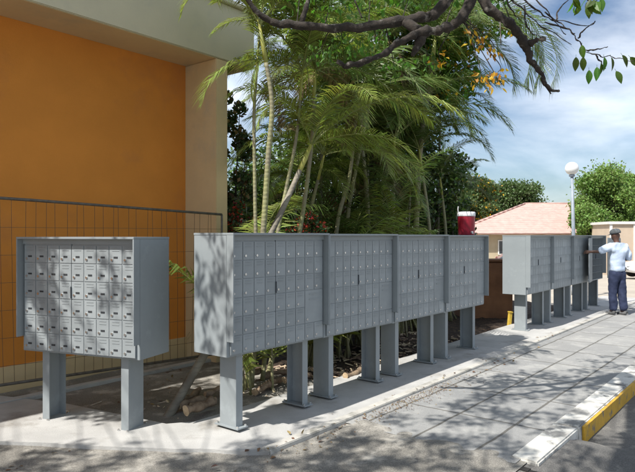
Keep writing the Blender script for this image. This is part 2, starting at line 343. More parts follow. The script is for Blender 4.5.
def make_unit(label, kind='full', locks=True, slot_shadows=False, parcels=False, base=0, open_left=False):
    r = empty('mailbox_unit', (0,0,0), 0, label, 'mailbox unit')
    m = MB()
    if not open_left:
        m.box((0,OV,LEG),(W,D,LEG+H-.018))
    else:
        m.box((0,D-.01,LEG),(W,D,LEG+H-.018)); m.box((0,OV,LEG),(.012,D-.01,LEG+H-.018)); m.box((W-.012,OV,LEG),(W,D-.01,LEG+H-.018))
        m.box((.012,OV,LEG),(W-.012,D-.01,LEG+.02)); m.box((.012,OV,LEG+H-.07),(W-.012,D-.01,LEG+H-.018))
    m.build('cabinet', M['steel'], r, bevel=.003)
    h = MB(); h.box((-.001,0,LEG+H-.018),(W+.001,D+.004,LEG+H)); h.build('hood_top', M['steel'], r, bevel=.002)
    for x0, x1 in ((0,.012),(W-.012,W)):
        h = MB(); h.box((x0,.002,LEG+.13),(x1,OV-.001,LEG+H-.0185)); h.build('hood_side', M['steel'], r)
    h = MB(); h.box((.013,.058,LEG+H-.062),(W-.013,.0785,LEG+H-.0185)); h.build('hood_lip', M['steel'], r)
    # leaves
    zt = Z0+6*rh
    for li, (c0, c1) in enumerate(((0,4),(4,9))):
        m = MB(); m.box((.004,-.014,.003),((c1-c0)*cw-.004,-.001,6*rh+.02))
        leaf = m.build('door_leaf', M['steel'], r, bevel=.002)
        leaf.location = (.03+c0*cw, OV, LEG+Z0-.008)
        if open_left and li == 0: leaf.rotation_euler = (0,0,R(-172)); leaf.location = (.02, OV-.09, LEG+Z0-.008)
        if open_left and li == 1:
            leaf.rotation_euler = (0,0,R(-12)); leaf.location = (W+.03, OV-.09, LEG+Z0-.008)
            for v_ in leaf.data.vertices: pass
        for c in range(c0, c1):
            for q in range(6):
                big = parcels and c == 7 and q in (1, 2)
                if parcels and c >= 7 and q in (1, 2) and not (c == 7 and q == 1): continue
                d = link('mail_door' if not big else 'parcel_door', parcelM if big else doorM, leaf, ((c-c0)*cw, -.015, q*rh+.006))
                if locks: link('lock', lockM, d, (.030, -.004, .036))
                if slot_shadows: link('card_slot_shadow', slotShadowM, d, (.066, -.004, .056))
    if open_left:
        m = MB()
        for c in range(1,9): m.box((.03+c*cw-.002,OV+.002,LEG+.02),(.03+c*cw+.002,D-.011,LEG+H-.071))
        m.build('compartment_dividers', M['steel'], r)
        m = MB()
        for q in range(1,6):
            for c in range(9): m.box((.03+c*cw+.003 if c else .013,OV+.004,LEG+Z0+q*rh-.002),(.03+(c+1)*cw-.003,D-.011,LEG+Z0+q*rh+.002))
        m.build('shelf_grid', M['steel'], r)
    m = MB(); m.box((.03+4*cw-.004,OV-.030,LEG+.48),(.03+4*cw+.004,OV-.015,LEG+.58)); m.build('door_handle', M['inside'], r, bevel=.002)
    for x, s in ((.16,1),(W-.16,-1)):
        lg = link('leg', legM[s], r, (x,0,base))
        link('base_plate', plateBM, lg, (.037*s,0,0))
        for bx in (-.045,.045):
            for by in (.115,.36): link('bolt', boltM, lg, (.037*s+bx,by,.013))
    return r
A21 = R(-21)
ul = make_unit('freestanding grey mailbox unit with sun dappled doors, left of the long row', slot_shadows=True); 
ul.rotation_euler = (0,0,A21); cr_ = Vector((-1.465,4.78,0)); ul.location = cr_ - Vector((math.cos(A21),math.sin(A21),0))*W + Vector((0,0,-.014))
GR = 'mailbox units standing in a row along the paved walk'
u1 = make_unit('nearest mailbox unit of the long row, its pale end panel mottled with leaf shadow', parcels=True)
u1['group'] = GR; u1.location = P(0,0,.02); u1.rotation_euler = (0,0,TH)
for i, lab in enumerate(('second grey mailbox unit of the near row, counted from the mottled end panel',
                         'third grey mailbox unit of the near row, next to the one under the cooler',
                         'last mailbox unit of the near row, a red drink cooler standing on top')):
    copy_thing(u1, P((i+1)*1.248,0,.02-.006*(i+1)), TH, lab)
T2 = 6.70
u5 = make_unit('first mailbox unit of the far row, its broad end panel bright in full sun', locks=False); u5['group'] = GR
u5.location = P(T2,0,.0); u5.rotation_euler = (0,0,TH)
for i, lab in enumerate(('second mailbox unit of the far row, just past the one with the sunlit end panel',
                         'third mailbox unit of the far row, partly covered by an open door')):
    copy_thing(u5, P(T2+(i+1)*1.248,0,0), TH, lab)
u8 = make_unit('open mailbox unit at the end of the far row where the man is sorting letters', locks=False, open_left=True); u8['group'] = GR
u8.location = P(T2+3*1.248,0,0); u8.rotation_euler = (0,0,TH)
for q in range(5):
    m = MB(); m.box((0,0,0),(.1,.2,.028+.012*(q%3)))
    o = m.build('letter_bundle', M['paper'], None, bevel=.002); o.rotation_euler = (0,0,TH); o.location = P(T2+3*1.248+.05+(q%3)*.1315, -.10, LEG+Z0+q*rh+.0035)
    tag(o, 'white bundle of letters inside the open mailbox unit, %s compartment' % ('lowest','second lowest','middle','second highest','highest')[q], 'letters', 'letter bundles in the open unit')

# cooler
cl = empty('drink_cooler', P(4.78,-.25,LEG+H+.003), R(20), 'dark red drink cooler with white lid standing on the near mailbox row', 'cooler')
m = MB(); m.lathe([(.112,0),(.118,.01),(.122,.26),(.124,.268)],28); m.build('body', M['cool'], cl, True)
m = MB(); m.lathe([(.126,.269),(.128,.275),(.128,.318),(.12,.332),(.05,.336)],28); m.build('lid', M['wplastic'], cl, True)
m = MB(); m.tube([(0,-.12,.04),(0,-.15,.045),(0,-.155,.02)],.012,8); m.build('spout', M['wplastic'], cl, True)
m = MB(); m.tube(smooth_path([(-.128,0,.29),(-.14,0,.36),(-.135,0,.41)],4),.006,6); m.build('handle', M['wplastic'], cl, True)

# ------------------------------------------------------------------ building
bl = empty('building', O, TH, 'orange walled building with cream pillar and deep flat roof overhang', 'building')
wp = 3.02; WT = 3.92; tf = 1.95
m = MB(); m.box((-14,wp,.24),(tf,wp+.25,WT-.0)); m.build('wall', M['orange'], bl)
m = MB(); m.box((-14,wp-.025,-.3),(tf-.0,wp+.26,.24)); m.build('plinth', M['cream'], bl)
m = MB(); m.box((-14,wp+.26,-.3),(tf-.01,wp+8,WT)); m.build('rear_wall', M['cream'], bl)
m = MB(); m.box((tf+.002,wp-.62,-.3),(tf+.2,wp+.3,WT-.007)); m.build('pillar', M['cream'], bl, bevel=.008)
m = MB(); m.box((-14,wp-.62,WT+.002),(tf+.70,wp+8.2,WT+.74)); m.build('roof_slab', M['fascia'], bl, bevel=.01)
m = MB(); m.box((-14,wp-.60,WT-.005),(tf+.68,wp-.002,WT+.001)); m.build('soffit', M['cream'], bl)  # cream, unlike the slab: the wall's reflected tint is put into the colour
m = MB(); m.box((-14,wp-.68,WT+.742),(tf+.75,wp+8.26,WT+.80)); m.build('roof_coping', M['fascia'], bl, bevel=.01)

# ------------------------------------------------------------------ mesh fence
fa = Vector((-5.56,4.0,0)); fb = Vector((-1.22,7.65,0)); fd = (fb-fa); fl = fd.length; fr = math.atan2(fd.y, fd.x)
fe = empty('mesh_fence', fa, fr, 'temporary wire mesh fence with tube rails in front of the orange wall', 'fence')
topz = lambda x: 2.12-(2.12-1.885)*x/fl
m = MB(); m.tube([(0,0,topz(0)),(fl*.3,.01,topz(fl*.3)-.01),(fl*.6,0,topz(fl*.6)+.005),(fl,0,topz(fl))],.015,8); m.build('top_rail', M['rail'], fe, True)
m = MB(); m.tube([(0,0,.12),(fl,0,.12)],.016,8); m.build('bottom_rail', M['rail'], fe, True)
for x in (0, fl*.52 - 1.4, fl):
    m = MB(); m.tube([(x,0,-.1),(x,0,topz(x))],.014,8); m.build('post', M['rail'], fe, True)
m = MB(); nv = int(fl/.1)
def bulge(x, z): return .018*math.sin(x*2.3+z)+.012*math.sin(x*5.1-z*2)
for i in range(nv):
    x = .05+i*.1; rr = random.Random(i); dx = rr.uniform(-.008,.008)
    m.tube([(x+dx*k_, bulge(x, z), z) for k_, z in enumerate([.12,.5,.9,1.3,1.6,topz(x)])],.0027,4,cap=False)
z = .3
while z < 2.0:
    m.tube([(x, bulge(x, z)+.004, min(z, topz(x)-.01)) for x in [fl*i/20 for i in range(21)]],.0027,4,cap=False); z += .28
m.build('wire_mesh', M['wire'], fe)

# ------------------------------------------------------------------ foliage
def leaf_add(m, p, d, up, L, w, mi=0, fold=.25, bend=.15):
    d = d.normalized(); s = d.cross(up)
    if s.length < 1e-4: s = d.orthogonal()
    s.normalize(); n = s.cross(d)
    a = p; b = p+d*L*.38+s*w*.5+n*fold*w*.4; c = p+d*L*.38-s*w*.5+n*fold*w*.4
    e_ = p+d*L*.72+s*w*.33+n*(fold*w*.25-bend*L*.3); f_ = p+d*L*.72-s*w*.33+n*(fold*w*.25-bend*L*.3)
    g_ = p+d*L-n*bend*L; mid = p+d*L*.4; mid2 = p+d*L*.72-n*bend*L*.35
    m.add([a,b,mid,c,e_,mid2,f_,g_],[(0,2,1),(0,3,2),(1,2,5,4),(2,3,6,5),(4,5,7),(5,6,7)], mi)
def blade(m, p, d, up, L, w, mi=0):
    d = d.normalized(); s_ = d.cross(up).normalized(); n = s_.cross(d); prof = ((0,.04),(.12,.5),(.28,.85),(.45,1),(.62,.88),(.78,.6),(.9,.3),(1,.02)); vs = []
    for f, h in prof:
        c = p+d*L*f-n*.22*L*f*f; vs += [c-s_*w*.5*h+n*w*.16*h, c, c+s_*w*.5*h+n*w*.16*h]
    m.add(vs, [(3*i+j,3*i+j+1,3*i+j+4,3*i+j+3) for i in range(7) for j in (0,1)], mi); m.tube([p-d*L*.18, p],.0012,4)
def rv(r): 
    while True:
        v = Vector((r.uniform(-1,1), r.uniform(-1,1), r.uniform(-1,1)))
        if .01 < v.length < 1: return v
def clump(m, c, rad, n, r, L=(.07,.12), mi=0, hang=.4, flat=.7):
    for _ in range(n):
        v = rv(r); v.z *= flat; p = c+v*rad
        d = rv(r).normalized()+Vector((0,0,-hang))
        leaf_add(m, p, d, rv(r), r.uniform(*L), r.uniform(*L)*.55, mi)
def tri_leaf(m, p, r, s, mi=0):
    d = rv(r).normalized(); q = d.cross(rv(r)).normalized()
    k = s*r.uniform(.6,1.3)
    m.add([p-d*k*.5, p+q*k*.34, p+d*k*.5+q*k*.05, p-q*k*.34],[(0,1,2,3)], mi)

def frond(m, base, az, el0, L, droop, r, nl=44, leaf=.42, width=.027, vee=.35, mi=0, tip_hang=.5):
    """one pinnate palm leaf: bent rachis and two rows of leaflets"""
    p = Vector(base); h = Vector((math.cos(az), math.sin(az), 0)); el = el0; n = 18; pts = [p.copy()]; els = [el]
    for i in range(n):
        el -= droop/n*(.5+1.3*i/n)
        p = p+(h*math.cos(el)+Vector((0,0,1))*math.sin(el))*(L/n); pts.append(p.copy()); els.append(el)
    m.tube(pts, [.0085*(1-.85*i/n)*min(L,2)/1.8+.0015 for i in range(n+1)], 5, 1)
    side = Vector((-h.y, h.x, 0))
    tw = r.uniform(-.35,.35)
    for i in range(nl):
        f = .13+.87*i/(nl-1); x = f*n; k_ = min(int(x), n-1); fr_ = x-k_
        q = pts[k_].lerp(pts[k_+1], fr_); t = (pts[k_+1]-pts[k_]).normalized(); up = side.cross(t)*-1
        if up.z < 0 and abs(t.z) < .9: up = -up
        s2 = (side*math.cos(tw)+up*math.sin(tw))
        ll = leaf*(math.sin(math.pi*min(1, .12+.85*f))**.55)*r.uniform(.75,1.12)*min(L,2.3)/1.8
        if r.random() < .03: continue
        for sg in (-1, 1):
            fw = .55+.5*f
            d = (s2*sg*1.0+t*fw+up*(vee+r.uniform(-.12,.12))).normalized()
            w = width*r.uniform(.8,1.15)*min(L,2)/1.8
            q1 = q+d*ll*.45+Vector((0,0,-.06*ll)); q2 = q+d*ll*.92+Vector((0,0,-tip_hang*ll*r.uniform(.5,1.0)))
            wv = t.cross(up) if False else d.cross(up).normalized()
            wv = (t*.75+wv*.25).normalized()
            m.add([q-wv*w*.3, q+wv*w*.3, q1+wv*w*.5, q1-wv*w*.5, q2],[(0,1,2,3),(3,2,4)], mi)

def frond_ok(base, az, el0, L, droop):
    # real clearance: a leaf may not hang through the mailbox rows or the walk beside them
    p = Vector(base); h = Vector((math.cos(az), math.sin(az), 0)); el = el0
    for i in range(18):
        el -= droop/18*(.5+1.3*i/18); p = p+(h*math.cos(el)+Vector((0,0,1))*math.sin(el))*(L/18)
        d = p-O; t = d.dot(U); q = d.dot(N)
        if q > -.85 and p.z < 2.35: return False
        if t > 6.0 and q > -1.9 and p.z < 3.3: return False
        if t < 2.1 and q < -2.2: return False
    return True
def sun_gap(base, az, el0, L, droop):
    # crowns shaped for light: rejects fronds that would shade the far row's end panel
    p = Vector(base); h = Vector((math.cos(az), math.sin(az), 0)); el = el0; lu = LV.dot(U); ln = LV.dot(N)
    for i in range(18):
        el -= droop/18*(.5+1.3*i/18); p = p+(h*math.cos(el)+Vector((0,0,1))*math.sin(el))*(L/18)
        d = p-O; k_ = (6.7-d.dot(U))/lu
        if k_ > 0 and -.9 < d.dot(N)+k_*ln < .35 and .3 < p.z+k_*LV.z < 1.9: return False
    return True
def palm(path, rad, n_fr, L, seed, label, group=None, leafm='leafPalm', trunkm='cane', fr_dirs=None, droop=(1.2,2.0), el=(.25,1.4), leaf=.5, shaft=.45, nl=54):
    r = random.Random(seed); base = Vector(path[0]); root = empty('palm_tree', base, 0, label, 'palm tree', group)
    pts = [p-base for p in smooth_path(path, 6)]
    m = MB(); k = len(pts); m.tube(pts, [rad*(1.2 if i == 0 else 1.0-.40*i/k) for i in range(k)], 10); m.build('trunk', M[trunkm], root, True)
    top = pts[-1]; dr = (pts[-1]-pts[-3]).normalized()
    m = MB(); m.tube([top-dr*.01, top+dr*shaft*.4, top+dr*shaft], [rad*.62, rad*.66, rad*.3], 10); m.build('crownshaft', M['shaft'], root, True)
    m = MB(); hub = top+dr*shaft*.85
    a0 = r.uniform(0, 6.28)
    specs = fr_dirs if fr_dirs else [(a0+2.399*i+r.uniform(-.2,.2), r.uniform(*el), L*r.uniform(.8,1.1), r.uniform(*droop)) for i in range(n_fr+4)]
    for az, e_, l_, dp in specs:
        for k_ in range(1 if fr_dirs else 8):
            if (fr_dirs or frond_ok(base+hub, az, e_, l_, dp)) and sun_gap(base+hub, az, e_, l_, dp):
                dd = r.random() < .13 and not fr_dirs; frond(m, hub, az, e_-.5*dd, l_*(1-.25*dd), dp+.8*dd, r, nl=nl, leaf=leaf, mi=2 if dd else 0); break
            az += 1.1+k_*.3; e_ = min(1.4, e_+.1)
    m.build('crown', [M[leafm], M['rachis'], M['frondDead']], root)
    return root

def tpath(pxs, Y, Yt=None):
    """trunk path through picture positions at depth Y; first point on the soil"""
    out = []
    for i, (x, y) in enumerate(pxs):
        d = Y if Yt is None else Y+(Yt-Y)*i/(len(pxs)-1)
        p = at(x, y, d)
        if i == 0: p.z = -.08
        out.append(p)
    return out
GP = 'slender palms planted behind the mailbox row'
palm(tpath([(246,382),(256,300),(255,200),(254,120),(256,80)],6.7,6.9),.026,7,1.5,1,'thin palm stem nearest the cream pillar, straight and pale yellow green',GP,leafm='leafPalmY',fr_dirs=[(R(a),e_,1.25,d) for a,e_,d in ((20,1.2,1.6),(60,1.0,1.6),(95,1.3,1.6),(330,.8,1.6),(300,1.2,1.7),(350,1.4,1.5))])
palm(tpath([(250,382),(262,250),(268,160),(272,105),(266,62)],6.5,6.4),.036,9,1.75,2,'tallest ringed palm stem beside the roof corner, its fronds brushing the fascia',GP,leafm='leafPalmY',
     fr_dirs=[(R(180),1.2,1.15,2.3),(R(205),1.1,1.0,2.0),(R(165),1.45,1.2,1.8),(R(250),1.2,1.4,1.6),(R(300),1.3,1.7,1.8),(R(20),1.1,1.8,1.6),(R(60),1.35,1.7,1.4),(R(120),1.3,1.7,1.7),(R(340),.9,1.6,1.5),(R(90),.8,1.5,1.6)])
palm(tpath([(262,380),(277,240),(286,190),(296,140),(300,100)],6.8,7.2),.027,7,1.5,3,'thin palm stem leaning slightly right, third from the cream pillar',GP,leafm='leafPalmY')
palm(tpath([(165,415),(200,362),(236,300),(275,225),(300,170)],5.45,6.9),.045,8,1.6,4,'thick grey palm trunk leaning strongly to the right between the two mailbox groups',GP,trunkm='canegrey',leafm='leafPalmY',
     fr_dirs=[(R(20),.95,1.9,1.5),(R(350),.8,1.9,1.3),(R(60),1.0,1.6,1.4),(R(120),1.2,1.5,1.6),(R(200),1.3,1.3,1.7),(R(300),1.0,1.5,1.6),(R(330),.3,1.4,1.0)])
palm(tpath([(268,376),(285,300),(300,230),(311,150),(314,98)],7.2,7.6),.034,9,1.8,5,'palm with a yellow crownshaft standing just right of the sky gap',GP,leafm='leafPalm')
palm(tpath([(330,345),(337,228),(349,180),(356,120)],8.9,9.2),.036,9,2.0,6,'left one of two pale leaning palm stems behind the second mailbox unit',GP)
palm(tpath([(338,340),(347,228),(352,190),(368,110),(374,70)],9.6,10),.036,10,2.0,8,'palm leaning right behind the second mailbox unit, its crown under the dark branch',GP)
palm(tpath([(385,325),(392,240),(394,160)],10.4),.04,10,2.1,9,'short bushy palm behind the third mailbox unit',GP)
palm(tpath([(425,320),(430,240),(422,170)],11.0),.04,10,2.0,10,'short bushy palm behind the gap between third and last near mailbox units',GP,fr_dirs=[(R(a),e_,1.6,d) for a,e_,d in ((0,1.0,2.0),(300,.9,1.8),(240,.9,1.6),(200,1.0,1.7),(150,1.2,1.5),(90,1.2,1.5),(40,1.25,1.9),(270,.4,1.2),(180,.5,1.2),(330,.6,1.7))])
palm(tpath([(408,320),(415,240),(420,150),(428,90),(432,62)],11.2,11.0),.065,10,2.6,11,'tall palm whose long drooping fronds hang against the open sky',GP,leaf=.62,nl=64,
     fr_dirs=[(R(0),.78,3.3,2.5),(R(350),.62,2.7,2.35),(R(5),.35,2.1,1.9),(R(12),.95,3.3,2.6),(R(335),.5,2.4,2.2),(R(20),1.3,2.7,2.4),(R(60),1.2,2.4,1.8),(R(110),1.2,1.9,1.8),(R(160),1.1,1.9,1.8),(R(200),.9,1.8,1.7),(R(240),.9,1.8,1.8),(R(290),.8,1.7,1.8),(R(322),.5,1.5,1.8),(R(130),.5,1.6,1.2)])
palm(tpath([(300,345),(306,240),(318,180)],9.0),.036,9,1.7,12,'low palm in shade behind the first near mailbox unit',GP,leafm='leafPalmY')
palm(tpath([(365,335),(368,220),(362,140),(360,60)],10.2),.045,10,2.1,14,'tall dark palm farther back, its crown hidden in broad leaves',GP)
palm(tpath([(445,318),(446,240),(442,195)],12.2),.04,10,1.3,15,'short palm nearest the pink roof, behind the red cooler',GP)

for i, (x, yc, Y, L_, lab) in enumerate([
    (322,120,10.2,2.0,'shaded palm between the sky gap and the leaning palms, crown low'),
    (345,205,10.6,1.9,'very low bushy palm peeping over the join of second and third near units'),
    (368,165,11.2,2.1,'bushy dark palm behind the third near mailbox unit, left half'),
    (410,195,11.6,1.7,'low fan of palm fronds behind the third near mailbox unit, right half'),
    (398,110,12.4,2.4,'dark palm in the middle of the thicket, crown level with the yellow leaves'),
    (440,130,13.0,2.0,'outermost dark palm of the thicket, nearest the open sky'),
    (296,205,9.6,1.4,'low shaded palm at the foot of the sky gap'),
    (455,205,13.6,1.3,'small low palm just left of the red cooler')]):
    palm(tpath([(x-6,HZ+F*1.62/Y),(x-2,HZ),(x,yc)],Y),.035,9,L_,80+i,lab,GP,leafm='leafPalm' if i%2 else 'leafPalmY',trunkm='canegrey')

def frond_clump(base, specs, seed, label, leafm, nl=60):
    r = random.Random(seed); root = empty('palm_clump', base, 0, label, 'palm clump', 'stemless palm clumps sprouting in the thicket')
    m = MB(); mm = MB()
    for az, e_, l_, dp in specs:
        b0 = Vector((r.uniform(-.18,.18), r.uniform(-.18,.18), 0))
        for k_ in range(10):
            if frond_ok(Vector(base)+b0, az, e_, l_, dp) and sun_gap(Vector(base)+b0, az, e_, l_, dp): break
            az += .9; e_ = min(1.5, e_+.04)
        else: continue
        frond(m, b0, az, e_, l_, dp, r, nl=nl, leaf=.5, vee=.25, mi=2 if seed > 213 and r.random() < .12 else 0)
        mm.tube([b0, b0+Vector((math.cos(az)*math.cos(e_), math.sin(az)*math.cos(e_), math.sin(e_)))*.5], [.02,.011], 6)
    mm.build('stem_base', M['cane'], root, True); m.build('fronds', [M[leafm], M['rachis'], M['frondDead']], root)
def soil(x, Y): 
    v = at(x, HZ, Y); v.z = -.08; return v
frond_clump(soil(258,6.35),[(R(25),1.46,3.5,1.55),(R(50),1.42,3.0,1.5),(R(75),1.33,2.6,1.6),(R(150),1.4,2.3,1.3),(R(80),1.3,2.8,1.2)],201,'young palm clump whose long yellow green frond arches right over the first near unit','leafPalmY',70)
rq = random.Random(77)
for i, (x, Y, h, lf, lab) in enumerate([(312,7.7,2.9,1,'yellow green palm clump just behind the right end of the first near unit'),(340,8.3,3.0,1,'yellow green palm clump behind the left half of the second near unit'),(366,8.9,3.0,1,'yellow green palm clump behind the right half of the second near unit'),(300,8.2,2.5,0,'low palm clump filling the foot of the sky gap'),(322,8.9,3.1,1,'upright palm clump left of the two leaning palm stems'),(352,9.3,3.3,0,'upright palm clump right behind the second near unit'),  # nearest yellow green clumps: lighter leaf colour stands in for sun on the thicket
    (376,9.6,3.6,0,'tall upright palm clump behind the join of second and third near units'),(396,10.0,3.3,1,'palm clump behind the left half of the third near unit'),(415,10.4,3.6,0,'palm clump behind the right half of the third near unit'),
    (434,11.0,3.2,0,'palm clump behind the left edge of the last near unit'),(450,12.0,2.5,1,'palm clump nearest the red cooler'),(364,11.0,4.6,0,'tallest palm clump in the middle of the thicket'),(405,11.8,4.8,0,'tall palm clump below the yellow leaves'),(330,11.0,4.2,0,'tall palm clump under the lower dark branch')]):
    sp = [(rq.uniform(0,6.28), rq.uniform(1.05,1.5), h*rq.uniform(.7,1.05), rq.uniform(.9,2.0)) for _ in range(13)]
    frond_clump(soil(x, Y), sp, 210+i, lab, 'leafPalmY' if lf else 'leafPalm')

def bush(name, label, cat, c, rad, n, leafs, seed, size=.1, squash=.8, group=None, stems=5):
    r = random.Random(seed); c = Vector(c); root = empty(name, (c.x, c.y, -.08), 0, label, cat, group)
    m = MB(); top = Vector((0,0,c.z+.08)); cen = []
    for i in range(max(10, int(n/60))):
        v = rv(r); v = v.normalized()*(.35+.6*r.random()); cen.append(top+Vector((v.x*rad, v.y*rad, v.z*rad*squash)))
    for i, q in enumerate(cen):
        for _ in range(int(2.3*n/len(cen))):
            v = rv(r); p = q+v*rad*.33
            if p.z < .03: p.z = .05+r.random()*.1
            tri_leaf(m, p, r, size*.55, 1 if len(leafs) > 1 and r.random() < .28 else 0)
    m.build('foliage', [M[x] for x in leafs], root)
    m = MB()
    for q in cen[:stems]:
        m.tube(smooth_path([(r.uniform(-.08,.08), r.uniform(-.08,.08), 0), q*.5+Vector((0,0,.1)), q], 4), [.025*(1-i/10.) for i in range(9)], 6)
    m.build('stems', M['bark'], root, True)
    return root
GB = 'shrubs filling the ground behind the palms'
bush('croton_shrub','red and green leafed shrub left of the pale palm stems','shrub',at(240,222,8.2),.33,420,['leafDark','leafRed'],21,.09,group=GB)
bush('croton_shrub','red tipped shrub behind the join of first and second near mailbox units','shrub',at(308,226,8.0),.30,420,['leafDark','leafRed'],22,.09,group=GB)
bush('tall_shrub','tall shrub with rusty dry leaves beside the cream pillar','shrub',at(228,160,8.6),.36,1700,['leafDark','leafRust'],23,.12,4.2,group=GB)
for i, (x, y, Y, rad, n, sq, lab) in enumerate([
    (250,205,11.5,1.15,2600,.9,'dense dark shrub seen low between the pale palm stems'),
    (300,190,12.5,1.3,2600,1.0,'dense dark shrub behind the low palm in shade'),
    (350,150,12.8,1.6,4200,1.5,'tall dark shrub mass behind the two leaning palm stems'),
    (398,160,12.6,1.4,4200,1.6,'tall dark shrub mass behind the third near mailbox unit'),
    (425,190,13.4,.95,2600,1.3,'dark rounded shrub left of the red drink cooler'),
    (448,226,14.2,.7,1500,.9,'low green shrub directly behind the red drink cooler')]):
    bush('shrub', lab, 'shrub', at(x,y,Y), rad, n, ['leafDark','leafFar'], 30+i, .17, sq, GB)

# under-canopy tree behind palms (green broad leaves high up)
def crown_tree(name, label, base, trunk_top, limbs, leafm, seed, nleaf, size, crad, group=None, rad=.12, cat='tree'):
    r = random.Random(seed); base = Vector(base); root = empty(name, base, 0, label, cat, group)
    m = MB(); tt = Vector(trunk_top)-base
    m.tube(smooth_path([(0,0,0), tt*.5+Vector((.1,0,0)), tt], 5), [rad*(1.3-.6*i/10) for i in range(11)], 10)
    for q in limbs:
        q = Vector(q)-base; m.tube(smooth_path([tt*.85, tt.lerp(q,.5)+rv(r)*.2, q], 4), [rad*.55*(1-.85*i/8) for i in range(9)], 7)
    m.build('trunk', M['bark'], root, True)
    m = MB(); per = nleaf//len(limbs)
    for q in limbs:
        q = Vector(q)-base
        for _ in range(6):
            c = q+rv(r)*crad
            for _ in range(per//6): 
                v = rv(r); v.z *= .6
                tri_leaf(m, c+v*crad*.62, r, size, 1 if len(leafm) > 1 and r.random() < .12 else 0)
    m.build('crown', [M[x] for x in leafm], root)
    return root
crown_tree('broadleaf_tree','broad leafed tree with bright green crown above the palms',(1.2,12.0,-.1),(.9,11.8,3.6),
    [at(x,y,Y) for x,y,Y in ((330,10,11.4),(380,25,11.6),(430,20,11.8),(350,-40,12),(410,-40,12),(300,-30,11.8),(462,-10,12),(345,75,12),(400,85,12.2),(440,75,12.2),(470,35,12.2))],['leafA','leafY'],51,26000,.105,.78,rad=.13)

# ---- overhanging shade tree (trunk behind the camera, limbs reach overhead)
r = random.Random(99)
TB = Vector((-2.6,-2.4,-.05))
st = empty('shade_tree', TB, 0, 'large shade tree whose dark bare limbs reach in across the top of the view', 'tree')
hub = at(470,-48,4.9)
def loc(p): return Vector(p)-TB
mt = MB()
mt.tube([loc(p) for p in smooth_path([TB,(-2.5,-2.3,1.2),(-2.2,-1.9,2.3),(-1.9,-1.4,3.1)],6)],[.34,.31,.29,.28,.27,.27,.26,.26,.25,.25,.25,.24,.24,.23,.23,.22,.22,.2,.2],14)
def limb(pts, r0, r1, n=10, wob=.0, lump=.12):
    q = [loc(p) for p in smooth_path(pts, 8)]; k = len(q); rr = []
    for i in range(k):
        f = i/(k-1); rr.append((r0+(r1-r0)*f)*.80*(1+lump*noise.noise(Vector((i*.55, r0*40, 2)))*2.2+lump*.9*noise.noise(Vector((i*1.4, 7, r0*30))))); q[i] = q[i]+Vector((noise.noise(Vector((i*.3,1,r0*9))),noise.noise(Vector((i*.3,5,r0*9))),noise.noise(Vector((i*.3,9,r0*9)))))*wob*1.5
    mt.tube(q, rr, n)
limb([(-1.9,-1.4,3.0),(-1.2,.4,4.3),(.1,2.6,4.7),hub+Vector((.03,-.2,.25)),hub],.19,.085)
# limb A: upper long one going left
limb([hub,at(440,8,4.9),at(425,17,4.85),at(395,22,4.8),at(360,28,4.75),at(325,27,4.7),at(290,25,4.7),at(272,22,4.7)],.060,.035,wob=.012)
limb([at(272,22,4.7),at(255,10,4.65),at(240,-15,4.6)],.034,.022)
# limb B: lower, knotted, loops down to the left
limb([hub+Vector((-.03,0,0)),at(468,5,4.8),at(450,27,4.75),at(425,32,4.7),at(405,40,4.65),at(380,55,4.6),at(352,66,4.6),at(338,62,4.6)],.060,.022,wob=.016,lump=.25)
limb([at(425,30,4.72),at(418,45,4.7),at(412,56,4.7)],.06,.02,lump=.3)
limb([at(405,22,4.78),at(418,30,4.72)],.05,.05)
# limb C: right one, hooks down and ends broken
limb([hub,at(484,2,4.8),at(505,20,4.75),at(524,42,4.7),at(530,60,4.7),at(541,72,4.7),at(547,87,4.7),at(560,91,4.7)],.062,.012,wob=.01,lump=.2)
limb([at(526,46,4.7),at(537,40,4.66),at(546,39,4.64)],.042,.016,lump=.4)
limb([at(546,86,4.7),at(551,94,4.7)],.010,.006)
# thin upright branches
limb([at(300,26,4.7),at(306,8,4.7),at(312,-15,4.75)],.028,.022)
limb([at(362,18,4.75),at(352,-6,4.8)],.008,.006)
limb([at(500,22,4.75),at(501,45,4.75)],.007,.004)
# bare twigs right side
tw = [[(500,-12),(520,8),(545,28),(572,45)],[(515,-10),(538,12),(556,20),(588,26),(596,20)],[(530,-8),(545,10),(566,34)],[(545,22),(568,30),(578,40),(586,52),(604,56),(618,58),(633,62)],
      [(578,38),(584,30),(594,22)],[(586,50),(596,50),(608,46)],[(524,5),(528,30),(542,36)],[(556,20),(560,8),(575,-6)],[(580,-12),(592,4),(600,-6)],[(505,-8),(512,12),(522,20)],[(596,55),(600,62),(606,68)],[(545,12),(560,24),(575,33)]]
for q in tw: limb([at(x,y,4.6+.1*math.sin(x)) for x,y in q],.008,.0035,n=6,wob=.01,lump=.3)
